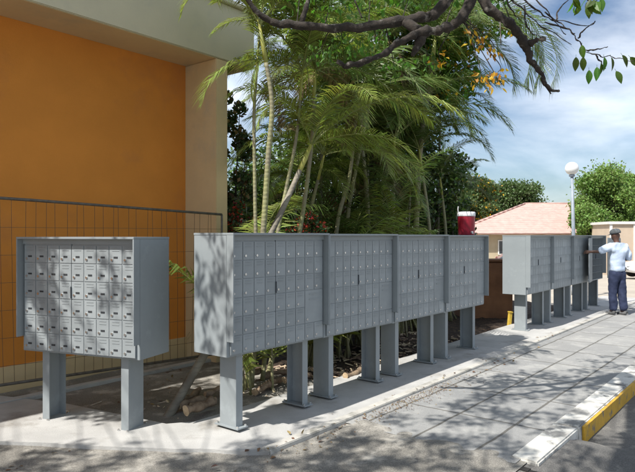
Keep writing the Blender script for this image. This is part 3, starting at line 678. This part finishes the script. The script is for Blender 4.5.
# overhead canopy limbs: unseen leaf clumps, set back along the sun from the spots they shade
ground_targets = []
def need(gx, gy, h, rad, n): 
    c = Vector((gx,gy,0))-LV*(h/LV.z)*-1 if False else Vector((gx,gy,0))+(-LV)*(h/abs(LV.z))
    ground_targets.append((c, rad, n))
for gx, gy, rad, n in [(-2.9,3.6,.55,150),(-1.7,3.5,.6,170),(-.7,3.3,.6,170),(.3,3.4,.55,170),(1.2,3.3,.6,170),(-2.9,4.45,.4,110),(-2.3,4.3,.35,120),(-1.7,4.4,.3,80),(-1.2,4.2,.4,130),(-.6,4.45,.3,90),(-.2,4.2,.4,150),(.3,4.5,.35,120),(.75,4.2,.55,150),(1.7,4.2,.5,150),
                       (2.5,4.3,.5,150),(.5,5.0,.45,100),(1.4,5.1,.45,110),(2.2,5.2,.45,100),(3.1,5.0,.5,120),(1.6,5.9,.35,90),(2.9,6.9,.45,80),(3.9,7.6,.4,70),(2.0,6.4,.4,80),(4.6,8.2,.35,40),(2.6,6.2,.4,60),(3.6,5.9,.4,80),(3.4,7.0,.4,50),(2.2,6.9,.25,25),
                       (-2.35,5.85,.5,300),(-1.9,5.75,.4,260),(-3.0,5.9,.5,260),(-1.75,6.3,.45,280),(-2.5,6.5,.5,260),(-3.3,6.5,.5,200),(-3.0,2.6,.6,150),(-1.5,2.5,.6,150),(0,2.5,.6,150),(1.4,2.5,.6,150),(3.0,3.4,.6,150),(4.0,4.6,.6,120)]:  # targets on the planting bed: unseen clumps added to darken it
    need(gx, gy, r.uniform(4.4,5.6), rad, n)
# leaf shade on box faces
def need3(p, h, rad, n): ground_targets.append((Vector(p)+(-LV)*((h-p[2])/abs(LV.z)), rad, n))
for p, rad, n in (((-2.3,5.1,1.25),.30,13),((-1.75,4.9,1.4),.22,22),((-2.1,5.0,.8),.26,12),((-.9,4.95,1.35),.28,44),((-.75,4.85,1.0),.22,26),((-.95,4.95,.75),.2,16),((-1.2,5.2,2.2),.5,40)):
    need3(p, r.uniform(4.2,5.0), rad, n)
ml = MB(); crotch = Vector((-1.9,-1.4,3.1))
for i, (c, rad, n) in enumerate(ground_targets):
    mid = crotch.lerp(c,.55)+Vector((0,0,.35))+rv(r)*.25
    limb([crotch.lerp(Vector((-1.2,.4,4.3)), r.random()*.7), mid, c],.013,.005,n=6,wob=.04)
    for k_ in range(max(3,n//22)):
        e2 = c+rv(r)*rad; limb([c+(crotch-c)*.1, e2],.005,.002,n=4)
    for _ in range(9): clump(ml, loc(c+rv(r)*rad*1.1), rad*.36, int(n*.34), r, (.06,.10))
# leaves visible near the limbs
for (x, y, Y, rad, n, mi) in [(590,0,4.5,.06,7,0),(575,3,4.5,.05,5,0)]:
    clump(ml, loc(at(x,y,Y)), rad, n, r, (.08,.11), mi, 1.6)
for x, y, a in ((576,62,0),(583,62,.2),(589,75,.1),(597,72,-.1),(601,68,.2),(582,50,0),(611,62,.5),(604,62,.3),(616,76,.7),(622,60,1.2),(630,62,1.6),(594,5,.1),(601,3,.2),(588,10,0)):
    blade(ml, loc(at(x,y-5,4.55)), Vector((a*.6,r.uniform(-.3,.3),-1)), Vector((r.uniform(-1,1),-1,.2)), .105, .05)
for (x, y, Y, rad, n) in [(478,42,4.7,.09,14),(492,52,4.7,.07,10),(498,72,4.6,.06,9),(480,78,4.6,.09,14),(495,84,4.6,.08,9),(470,30,4.7,.05,6),(440,58,4.8,.09,10)]:
    clump(ml, loc(at(x,y,Y)), rad, int(n*1.5), r, (.03,.062), 1, 1.0)
    limb([at(462+r.uniform(-6,6),18,4.78), at(x,y-10,Y), at(x,y,Y)],.006,.003,n=5)
for (x, y, Y, rad, n) in [(330,5,4.9,.16,30),(370,0,5.0,.18,34),(410,-5,5,.16,30),(345,45,5.0,.13,22),(375,42,5.0,.14,26),(320,52,5.1,.12,18),(455,-5,5.0,.12,20),(395,68,5.1,.12,16),(500,-8,5.0,.12,18),(300,-6,4.9,.15,20),(430,62,5.1,.12,16)]:
    clump(ml, loc(at(x,y,Y)), rad*1.2, int(n*2.6), r, (.04,.075), 0, .7)
    limb([at(x+r.uniform(-12,12),25,4.78), at(x,y,Y)],.007,.003,n=5)
mt.build('trunk', M['bark'], st, True)
ml.build('crown', [M['leafA'], M['leafY']], st)

# ------------------------------------------------------------------ logs, stakes, litter
lg = [(178,404,205,396,.055),(186,414,212,402,.06),(182,396,200,386,.04),(190,402,216,398,.045),(240,378,262,370,.05),(255,388,280,376,.05),(262,372,290,366,.04),(284,380,310,372,.04),(312,366,326,360,.035),(345,372,362,366,.04),(205,392,222,388,.04)]
for i, (x0,y0,x1,y1,rr) in enumerate(lg):
    Ya = F*EYE/(y0-HZ+6); Yb = F*EYE/(y1-HZ+6); a = at(x0,y0,Ya); b = at(x1,y1,Yb); a.z = b.z = rr-.02+.03*(i%3 == 1)
    m = MB(); d = b-a; q = [a+d*t+Vector((0,0,.012*math.sin(t*5+i))) for t in [j/12 for j in range(13)]]
    m.tube([p-a for p in q],[rr*.68*(1+.20*math.sin(i*3+j*.9)) for j in range(13)],14)
    me = m.mesh('cut_log',[M['log'],M['logend']],True)
    for v_ in me.vertices: v_.co += Vector((noise.noise(v_.co*14+Vector((i,0,0))),noise.noise(v_.co*14+Vector((0,i,5))),noise.noise(v_.co*11+Vector((9,i,0)))))*.014
    for p_ in me.polygons[-2:]: p_.material_index = 1; p_.use_smooth = False
    o = link('cut_log', me, None, a)
    tag(o, ('pale cut log lying against the foot of the grey leaning trunk','thick cut log at the front of the pile left of the first near mailbox leg','short pale log on top of the pile left of the first near mailbox leg','split log in the pile beside the first near mailbox leg',
            'cut log behind the first near mailbox leg, at the palm feet','cut log just right of the first near mailbox leg','thin cut log lying behind the one right of the first near leg','cut log left of the orange stake',
            'small cut log seen beside the paired legs of first and second near units','cut log seen under the second near mailbox unit','small log at the right rear of the pile left of the first near mailbox leg')[i], 'log', 'cut logs lying on the mulch')
def stake(px, py, h, mm, name, label, w=.02):
    Y = F*EYE/(py-HZ); p = at(px,py,Y); p.z = -.05; m = MB()
    m.box((-w,-w,0),(w,w,h)); m.box((-w*1.3,-w*1.3,h),(w*1.3,w*1.3,h+.02))
    o = m.build(name, M[mm], None, bevel=.003); o.location = p; o.rotation_euler = (R(3),R(4),R(20)); tag(o, label, 'stake')
stake(300,386,.14,'ostake','marker_stake','small orange stake in the mulch by the first pair of legs')
stake(509,324,.26,'ystake','marker_peg','small yellow peg beside the end leg of the far row',.028)
m = MB(); rr_ = random.Random(5)
for _ in range(1100):
    t = rr_.uniform(-3,7); p = rr_.uniform(-3,-.66) if rr_.random() < .9 else rr_.gauss(.42,.12)
    z = -.0+.01 if p > -.62 else bedh(t,-p)+.02
    if p > .3: z = .018 if p < .395 else (-.005 if t > .95 else -.022)
    if p > 1.8: continue
    q = P(t,p,z); s = rr_.uniform(.015,.045)
    d = Vector((rr_.uniform(-1,1),rr_.uniform(-1,1),rr_.uniform(-.1,.25))); leaf_add(m, q, d, Vector((rr_.uniform(-.3,.3),rr_.uniform(-.3,.3),1)), s*1.3, s*.7)
tag(m.build('fallen_leaves', M['dead']), 'dry brown leaves littering the mulch and pavement edge', 'leaf litter', kind='stuff')

m = MB(); rr_ = random.Random(8)
for _ in range(900):
    t = rr_.uniform(-.6,6); p = -rr_.uniform(.66,1.7); q = P(t,p,bedh(t,-p)+.015); s_ = rr_.uniform(.012,.07)*(1 if rr_.random() < .9 else 1.6)
    d = Vector((rr_.uniform(-1,1),rr_.uniform(-1,1),rr_.uniform(-.25,.25))).normalized(); e_ = d.cross(Vector((0,0,1))).normalized()*s_*.3
    m.add([q-d*s_-e_, q+d*s_-e_*.6, q+d*s_+e_, q-d*s_+e_*.7, q-d*s_*.8-e_*.5+Vector((0,0,.012)), q+d*s_*.9+Vector((0,0,.012))],[(0,1,5,4),(3,4,5,2),(0,4,3),(1,2,5)])
tag(m.build('wood_chips', mat('pale wood chip',(.48,.39,.29),(.28,.20,.13),.9,9,island=.5)), 'pale wood chips and bark bits strewn over the mulch', 'wood chips', kind='stuff')
m = MB()
for _ in range(800):
    t = rr_.gauss(1.9,.8); p = abs(rr_.gauss(0,.13))+.41; q = P(t,p,-.006 if t > 1 else -.018); s_ = rr_.uniform(.004,.014)
    leaf_add(m, q, Vector((rr_.uniform(-1,1),rr_.uniform(-1,1),.1)), Vector((rr_.uniform(-.3,.3),rr_.uniform(-.3,.3),1)), s_*1.5, s_)
tag(m.build('leaf_debris', M['dead']), 'fine brown debris gathered against the pavement edging', 'debris', kind='stuff')
# ------------------------------------------------------------------ far right background
# brown wall with blossoms
bw = empty('planter_wall', (2.95,12.15,-.25), R(2), 'rust brown low planter wall between the two mailbox rows', 'wall')
m = MB(); m.box((0,0,0),(1.02,.7,1.33)); m.build('wall_block', M['brown'], bw, bevel=.02)
m = MB(); m.box((-.02,-.02,1.332),(1.04,.72,1.372)); m.build('coping', M['brown'], bw, bevel=.01)
bush('flowering_plant','pale pink flowering plant on top of the brown planter wall','plant',(3.35,12.5,1.32),.26,260,['leafDark','blossom'],61,.09,.6,None,0)
# house
hg = slope(40)-.15
def house(c, rz, lx, ly, eave, ridge, label):
    r_ = empty('house', (c[0],c[1],hg), rz, label, 'house'); ez = eave-hg; rz_ = ridge-hg; o_ = .7
    m = MB(); m.box((-1.2,0,-.2),(lx,ly,ez-.02)); m.build('wall', M['tanwall'], r_)
    m = MB(); x0,y0,x1,y1 = -o_,-o_,lx+o_,ly+o_; h = (y1-y0)/2*1.05; xr = x0+h; x0 -= 1.3
    vs = [(x0,y0,ez),(x1,y0,ez),(x1,y1,ez),(x0,y1,ez),(xr,(y0+y1)/2,rz_),(x1-h,(y0+y1)/2,rz_),(x0,y0,ez-.12),(x1,y0,ez-.12),(x1,y1,ez-.12),(x0,y1,ez-.12)]
    m.add(vs,[(0,1,5,4),(1,2,5),(2,3,4,5),(3,0,4),(6,9,8,7),(0,6,7,1),(1,7,8,2),(2,8,9,3),(3,9,6,0)]); rf = m.build('roof', M['roof'], r_)
    for a,b in (((x0,y0,ez),(xr,(y0+y1)/2,rz_)),((x1,y0,ez),(x1-h,(y0+y1)/2,rz_)),((xr,(y0+y1)/2,rz_),(x1-h,(y0+y1)/2,rz_))):
        mm_ = MB(); mm_.tube([a,b],.09,8); mm_.build('ridge_tile', M['roof'], rf, True)
    for i in range(5):
        x = 1.2+i*(lx-3)/4
        m = MB(); m.box((x,-.05,ez-1.5),(x+1.2,-.01,ez-.5)); w_ = m.build('window', M['pine'], r_)
        m = MB(); m.box((x+.08,-.07,ez-1.42),(x+1.12,-.052,ez-.58)); m.build('pane', M['glass'], w_)
    return r_
house((11.1,41,0),R(-4),13,7.6,1.80,3.95,'low house with a faded pink hipped roof beyond the far mailbox row')
# shed / cream block at right
sg = slope(34)-.15
sh = empty('shed', (16.6,34,sg), R(-6), 'low beige shed with white frame at the right edge behind the man', 'shed')
m = MB(); m.box((0,0,-.1),(7,3,2.25-sg)); m.build('wall', M['shedpanel'], sh)
for x in (0,1.28,2.6,3.9,5.2,6.9):
    m = MB(); m.box((x-.05,-.06,-.1),(x+.09,-.005,2.24-sg)); m.build('frame_post', M['pine'], sh)
m = MB(); m.box((-.12,-.12,2.25-sg),(7.1,3.1,2.40-sg)); m.build('roof', M['pine'], sh)

def far_tree(label, cx, cy, Y, wx, hz_, n, leafm, seed, size=.3, group='trees beyond the far mailbox row'):
    r = random.Random(seed); c = at(cx, cy, Y); g0 = slope(Y)-.25
    root = empty('broadleaf_tree', (c.x, Y, g0), 0, label, 'tree', group)
    rx = wx/F*Y; rz_ = hz_/F*Y; cz = c.z-g0
    m = MB(); m.tube(smooth_path([(0,0,0),(.2,.1,cz*.4),(0,0,cz)],5),[.28*(1-.06*i) for i in range(11)],9)
    cen = []
    for i in range(34):
        v = rv(r).normalized()*(.25+.68*r.random()**.6); q = Vector((v.x*rx, v.y*rx*.8, cz+v.z*rz_))
        if q.z < .7: q.z = .8
        cen.append((q, r.uniform(.12,.34)*min(rx,rz_*1.3)))
        if i < 12: m.tube(smooth_path([(0,0,cz*.45),(q.x*.4,q.y*.4,cz*.45+(q.z-cz*.45)*.6),q],4),[.1*(1-.09*j) for j in range(9)],6)
    m.build('trunk', M['bark'], root, True)
    m = MB()
    for q, cr2 in cen:
        for _ in range(int(2.6*n/34)):
            v = (rv(r)+rv(r)+rv(r))*.62; v.z *= .75; tri_leaf(m, q+v*cr2*1.25, r, size*.58, 1 if len(leafm) > 1 and r.random() < .08 else 0)
    m.build('crown', [M[x] for x in leafm], root)
far_tree('bright green spreading tree at the right edge above the man',618,203,40,46,38,15000,['leafFar'],71,.30)
far_tree('dark green tree rising left of the lamp post behind the pink roof',512,203,52,36,26,9000,['leafFarD'],72,.36)
far_tree('dull green tree with a few yellow leaves behind the red cooler',478,204,46,26,28,7000,['leafFarD','leafY'],73,.32)
far_tree('low tree line piece right of the dark tree, just over the pink roof ridge',552,222,58,24,15,4200,['leafFarD'],74,.36)
far_tree('tree mass seen low between palms and pink roof',440,215,44,40,22,6000,['leafFarD'],75,.34)
far_tree('small green tree partly behind the lamp post and shed',588,222,38,20,16,4500,['leafFar'],76,.26)
far_tree('distant tree beyond the leaning palm stems left of centre',330,215,50,70,20,6000,['leafFarD'],77,.4)

# lamp post
lp = empty('street_lamp', at(574.5,300,18).xy.to_3d()+Vector((0,0,slope(18)-.15)), 0, 'pale lamp post with a white globe rising behind the far mailbox row', 'street lamp')
hgt = at(571,176,18).z - lp.location.z
m = MB(); m.tube([(0,0,0),(-.03,0,hgt*.5),(-.075,0,hgt)],[.062,.052,.042],12); m.build('pole', M['pole'], lp, True)
m = MB(); m.lathe([(.09,0),(.09,.25),(.06,.28)],12); m.build('base', M['pole'], lp, True)
m = MB(); m.lathe([(.05,0),(.085,.02),(.085,.06),(.06,.075)],14,(-.076,0,hgt-.03)); m.build('collar', M['pole'], lp, True)
m = MB(); m.lathe([(.195*math.sin(math.pi*i/14)+.001, .195-.195*math.cos(math.pi*i/14)) for i in range(15)],24,(-.078,0,hgt+.03)); m.build('globe', M['globe'], lp, True)

# ------------------------------------------------------------------ cars
def car(loc_, rz, paint, label):
    r_ = empty('parked_car', loc_, rz, label, 'car')
    # x along the length, front at +x
    st_ = [(-2.1,.42,.62,.60),(-2.05,.30,.80,.76),(-1.7,.25,.90,.83),(-1.0,.22,.92,.86),(0,.22,.92,.87),(.8,.22,.90,.86),(1.3,.24,.86,.84),(1.85,.28,.76,.80),(2.1,.34,.66,.68),(2.16,.42,.58,.56)]
    m = MB(); vs = []; k = 10
    for x, zb, zt, hw in st_:
        for yy, zz in ((-hw*.86,zb),(-hw,zb+.1),(-hw,zt-.16),(-hw*.93,zt-.04),(-hw*.6,zt),(hw*.6,zt),(hw*.93,zt-.04),(hw,zt-.16),(hw,zb+.1),(hw*.86,zb)): vs.append((x,yy,zz))
    fs = [(i*k+j,i*k+(j+1)%k,(i+1)*k+(j+1)%k,(i+1)*k+j) for i in range(len(st_)-1) for j in range(k)]
    fs += [tuple(range(k)), tuple(reversed(range((len(st_)-1)*k,len(st_)*k)))]
    m.add(vs, fs); b = m.build('body', M[paint], r_, True)
    m = MB(); cs = [(-1.75,.86,.68),(-1.15,1.36,.60),(-.3,1.43,.61),(.35,1.38,.60),(1.05,.88,.70)]; vs = []
    for x, zt, hw in cs: vs += [(x,-.76 if zt < 1 else -.74,.88),(x,-hw,zt),(x,hw,zt),(x,.76 if zt < 1 else .74,.88)]
    m.add(vs,[(i*4+j,i*4+j+1,(i+1)*4+j+1,(i+1)*4+j) for i in range(4) for j in range(3)]); m.build('windows', M['glass'], r_, True)
    m = MB(); vs = []
    for x, zt, hw in cs[1:4]: vs += [(x,-hw-.01,zt-.01),(x,-hw*.8,zt+.02),(x,hw*.8,zt+.02),(x,hw+.01,zt-.01)]
    m.add(vs,[(i*4+j,i*4+j+1,(i+1)*4+j+1,(i+1)*4+j) for i in range(2) for j in range(3)]); m.build('roof', M[paint], r_, True)
    for sx in (-1.3,1.32):
        for sy in (-1,1):
            m = MB(); m.tube([(sx,sy*.70,.31),(sx,sy*.72,.31),(sx,sy*.87,.31),(sx,sy*.89,.31)],[.29,.315,.315,.28],20); wh = m.build('tyre', M['tyre'], r_, True)
            m = MB(); m.tube([(sx,sy*.88,.31),(sx,sy*.9,.31)],[.2,.17],14); m.build('rim', M['rim'], wh)
    for sy in (-1,1):
        m = MB(); m.box((1.98,sy*.62-.13,.58),(2.17,sy*.62+.06,.70)); m.build('headlight', M['lampglass'], r_, bevel=.03)
        m = MB(); m.box((.72,sy*.88-.05,.93),(.86,sy*.88+.07,1.05)); m.build('mirror', M[paint], r_, bevel=.03)
    m = MB(); m.box((2.08,-.42,.36),(2.185,.42,.5)); m.build('grille', M['tyre'], r_, bevel=.02)
    return r_
car((9.85,29.5,slope(29.5)-.16),R(178),'carred','dark red car parked beyond the gap between the mailbox rows')
car((17.55,30.2,slope(30)-.16),R(176),'carwhite','white car at the right edge, only its bonnet in view behind the man')

# ------------------------------------------------------------------ man
def skinned(name, nodes, edges, material, parent, sub=2):
    me = bpy.data.meshes.new(name); me.from_pydata([n[0] for n in nodes], edges, [])
    o = bpy.data.objects.new(name, me); COL.objects.link(o)
    md = o.modifiers.new('s','SKIN'); md.use_smooth_shade = True
    if not me.skin_vertices: me.attributes  # layer is made by the modifier below
    if not me.skin_vertices:
        bm = bmesh.new(); bm.from_mesh(me); bm.verts.layers.skin.verify(); bm.to_mesh(me); bm.free()
    for i, n in enumerate(nodes):
        rr = n[1]; me.skin_vertices[0].data[i].radius = rr if hasattr(rr,'__len__') else (rr, rr)
        me.skin_vertices[0].data[i].use_root = (i == 0)
    ss = o.modifiers.new('u','SUBSURF'); ss.levels = sub; ss.render_levels = sub
    dg = bpy.context.evaluated_depsgraph_get(); dg.update()
    m2 = bpy.data.meshes.new_from_object(o.evaluated_get(dg)); m2.name = name
    bpy.data.objects.remove(o); m2.materials.clear(); m2.materials.append(material)
    for p_ in m2.polygons: p_.use_smooth = True
    return link(name, m2, parent)
pr = empty('person', (6.17,12.35,-.012), R(17.5), 'man in light blue shirt and navy trousers reaching to an open mailbox door', 'person')
hd = (-.55,.27,1.29); rhd = (.30,.22,1.13)
nodes = [((0,0,.95),(.12,.09)),((0,.0,1.12),(.115,.085)),((0,-.01,1.32),(.13,.09)),((0,0,1.44),(.08,.07)),((-.005,.015,1.50),.052),((-.01,.03,1.56),.066),((-.015,.04,1.64),.084),((-.015,.035,1.70),.075),
 ((-.17,-.01,1.42),.055),((-.36,.10,1.30),.042),((-.49,.235,1.29),.028),((hd[0],hd[1],hd[2]),.032),
 ((.19,-.01,1.41),.055),((.285,-.07,1.15),.042),((.295,.13,1.12),.028),((rhd[0],rhd[1],rhd[2]),.032),
 ((-.08,.0,.88),.085),((-.085,.04,.50),.058),((-.09,.02,.10),.04),((-.095,.12,.045),.03),
 ((.08,.0,.88),.085),((.095,-.03,.50),.058),((.105,-.08,.10),.04),((.11,.02,.045),.03),
 ((-.03,.125,1.615),.016),((-.10,.03,1.62),.02),((.07,.03,1.62),.02)]
edges = [(0,1),(1,2),(2,3),(3,4),(4,5),(5,6),(6,7),(2,8),(8,9),(9,10),(10,11),(2,12),(12,13),(13,14),(14,15),(0,16),(16,17),(17,18),(18,19),(0,20),(20,21),(21,22),(22,23),(6,24),(6,25),(6,26)]
def fingers(idx, base, dirv, side):
    base = Vector(base); dirv = Vector(dirv).normalized(); side = Vector(side).normalized(); dn = Vector((0,0,-1))
    for j, L_ in enumerate((.062,.072,.068,.052)):
        o_ = side*(j-1.5)*.017; a = base+dirv*.03+o_; n0 = len(nodes)
        nodes.append((tuple(a),.0095)); nodes.append((tuple(a+dirv*L_*.5+dn*.008),.0088)); nodes.append((tuple(a+dirv*L_*.8+dn*.03),.0078)); 
        edges.extend([(idx,n0),(n0,n0+1),(n0+1,n0+2)])
    a = base-side*.03; n0 = len(nodes); nodes.append((tuple(a),.010)); nodes.append((tuple(a+dirv*.035-side*.012),.009)); edges.extend([(idx,n0),(n0,n0+1)])
fingers(11, hd, (-.8,.5,0), (0,.0,1)); fingers(15, rhd, (0,1,0), (1,0,0))
skinned('body', nodes, edges, M['skin'], pr, 2)
sn = [((0,.0,.865),(.19,.135)),((0,0,.95),(.185,.128)),((0,-.005,1.10),(.185,.13)),((0,-.01,1.25),(.20,.135)),((0,-.01,1.36),(.195,.125)),((0,0,1.45),(.085,.075)),((-.003,.01,1.475),(.066,.062)),
      ((-.19,0,1.405),(.085,.09)),((-.30,.06,1.335),(.08,.085)),((-.40,.125,1.295),(.078,.08)),
      ((.205,-.01,1.395),(.085,.09)),((.245,-.03,1.26),(.078,.085)),((.29,-.045,1.16),(.076,.078)),((.295,-.0,1.135),(.072,.074))]
se = [(0,1),(1,2),(2,3),(3,4),(4,5),(5,6),(4,7),(7,8),(8,9),(4,10),(10,11),(11,12),(12,13)]
def crease(o, a, sc):
    for v_ in o.data.vertices: v_.co += v_.normal*a*(noise.noise(v_.co*sc)+.5*noise.noise(v_.co*sc*2.3+Vector((3,1,7))))
crease(skinned('shirt', sn, se, M['shirt'], pr, 3), .016, 9)
tn = [((0,.0,.96),(.165,.12)),((0,.0,.90),(.165,.125)),((-.085,.01,.78),(.118,.125)),((-.085,.04,.50),(.095,.10)),((-.085,.03,.25),(.085,.092)),((-.09,.03,.07),(.082,.092)),
      ((.085,.0,.78),(.118,.125)),((.095,-.03,.50),(.095,.10)),((.10,-.06,.25),(.085,.092)),((.105,-.075,.07),(.082,.092))]
te = [(0,1),(1,2),(2,3),(3,4),(4,5),(1,6),(6,7),(7,8),(8,9)]
crease(skinned('trousers', tn, te, M['trouser'], pr, 3), .016, 8)
for x, y in ((-.095,.02),(.11,-.085)):
    m = MB(); vs = []; st2 = [(-.07,.035,.07),(-.03,.042,.085),(.05,.045,.075),(.12,.05,.06),(.18,.045,.045),(.205,.025,.03)]
    for yy, hw, zt in st2: vs += [(x-hw,y+yy,0),(x-hw,y+yy,zt*.6),(x-hw*.5,y+yy,zt),(x+hw*.5,y+yy,zt),(x+hw,y+yy,zt*.6),(x+hw,y+yy,0)]
    m.add(vs,[(i*6+j,i*6+(j+1)%6,(i+1)*6+(j+1)%6,(i+1)*6+j) for i in range(5) for j in range(6)]+[tuple(range(6)),tuple(reversed(range(30,36)))]); m.build('shoe', M['shoe'], pr, True)
m = MB(); m.lathe([(.101,0),(.105,.03),(.098,.06),(.075,.09),(.035,.105),(.008,.108)],22)
vs = []
for i in range(9):
    a = R(25+130*i/8); vs += [(.1*math.cos(a),.1*math.sin(a),.012),(.125*math.cos(a)*1.0,.1*math.sin(a)+.085*math.sin(a),-.008)]
m.add(vs,[(2*i,2*i+1,2*i+3,2*i+2) for i in range(8)])
cp = m.build('cap', M['cap'], pr, True); cp.location = (-.015,.035,1.665); cp.rotation_euler = (R(-8),R(-4),R(12)); cp.scale = (1,1.12,1)
for i in range(1):
    m = MB(); m.box((-.055,0,0),(.055,.22,.022)); o = m.build('letter_stack', M['paper'], None, bevel=.002)
    o.location = pr.matrix_world @ Vector((0,0,0)); 
    ang = R(17.5); lx_, ly_ = .30,.20; o.location = (6.17+lx_*math.cos(ang)-ly_*math.sin(ang), 12.35+lx_*math.sin(ang)+ly_*math.cos(ang), 1.145); o.rotation_euler = (R(5),0,ang-.3)
    tag(o,'small stack of white letters held in the right hand of the man','letters')

pr.scale = (.93,.96,1)
# ------------------------------------------------------------------ world, sun, camera
w = bpy.data.worlds.new('World'); S.world = w; w.use_nodes = True; nt = w.node_tree; nt.nodes.clear()
def wn(t, **k):
    x = nt.nodes.new(t)
    for a, b in k.items():
        if a in x.inputs: x.inputs[a].default_value = b
        else: setattr(x, a, b)
    return x
sky = wn('ShaderNodeTexSky', sky_type='NISHITA', sun_disc=False, sun_elevation=EL, sun_rotation=math.atan2(-SD.x,-SD.y), air_density=1.0, dust_density=1.1, ozone_density=2.5)
tc = wn('ShaderNodeTexCoord'); mp = wn('ShaderNodeMapping'); mp.inputs['Scale'].default_value = (1,1,2.6); mp.inputs['Location'].default_value = (.35,.1,.15)
nt.links.new(tc.outputs['Generated'], mp.inputs[0])
no = wn('ShaderNodeTexNoise', Scale=2.3, Detail=9, Roughness=.52, Distortion=.25); nt.links.new(mp.outputs[0], no.inputs['Vector'])
cr = wn('ShaderNodeValToRGB'); cr.color_ramp.elements[0].position = .41; cr.color_ramp.elements[1].position = .66; cr.color_ramp.elements[0].color = (0,0,0,1); cr.color_ramp.elements[1].color = (.85,.85,.85,1)
nt.links.new(no.outputs['Fac'], cr.inputs[0])
n2 = wn('ShaderNodeTexNoise', Scale=5, Detail=6); nt.links.new(mp.outputs[0], n2.inputs['Vector'])
c2 = wn('ShaderNodeValToRGB'); c2.color_ramp.elements[0].color = (10.5,11.8,13.4,1); c2.color_ramp.elements[1].color = (13.5,13.8,14.2,1); c2.color_ramp.elements[0].position = .4; c2.color_ramp.elements[1].position = .6; nt.links.new(n2.outputs['Fac'], c2.inputs[0])
mx = wn('ShaderNodeMix', data_type='RGBA'); nt.links.new(cr.outputs[0], mx.inputs[0]); tn_ = wn('ShaderNodeMix', data_type='RGBA', blend_type='MULTIPLY'); tn_.inputs[0].default_value = 1; tn_.inputs[7].default_value = (1.10,1.12,1.14,1); nt.links.new(sky.outputs[0], tn_.inputs[6]); nt.links.new(tn_.outputs[2], mx.inputs[6]); nt.links.new(c2.outputs[0], mx.inputs[7])
bg = wn('ShaderNodeBackground', Strength=.078); nt.links.new(mx.outputs[2], bg.inputs[0])
wo = wn('ShaderNodeOutputWorld'); nt.links.new(bg.outputs[0], wo.inputs[0])
sl_ = bpy.data.lights.new('sun', 'SUN'); sl_.energy = 5.0; sl_.angle = R(.55); sl_.color = (1,.965,.91)
so = bpy.data.objects.new('sun', sl_); COL.objects.link(so); so.rotation_euler = LV.to_track_quat('-Z','Y').to_euler(); so.location = (-10,-8,14)
cam = bpy.data.cameras.new('camera'); co = bpy.data.objects.new('camera', cam); COL.objects.link(co)
cam.sensor_width = 36; cam.lens = 36*F/635; cam.clip_end = 2000; cam.clip_start = .05
co.location = (0,0,EYE); co.rotation_euler = (R(90),0,0); cam.shift_y = (HZ-236)/635*1.0
S.camera = co
S.view_settings.view_transform = 'Standard'; S.view_settings.look = 'None'; S.view_settings.exposure = 0.5; S.view_settings.gamma = 1; S.view_settings.use_curve_mapping = False
S.cycles.max_bounces = 6; S.cycles.transparent_max_bounces = 4; S.cycles.use_denoising = True
S.cycles.use_adaptive_sampling = True
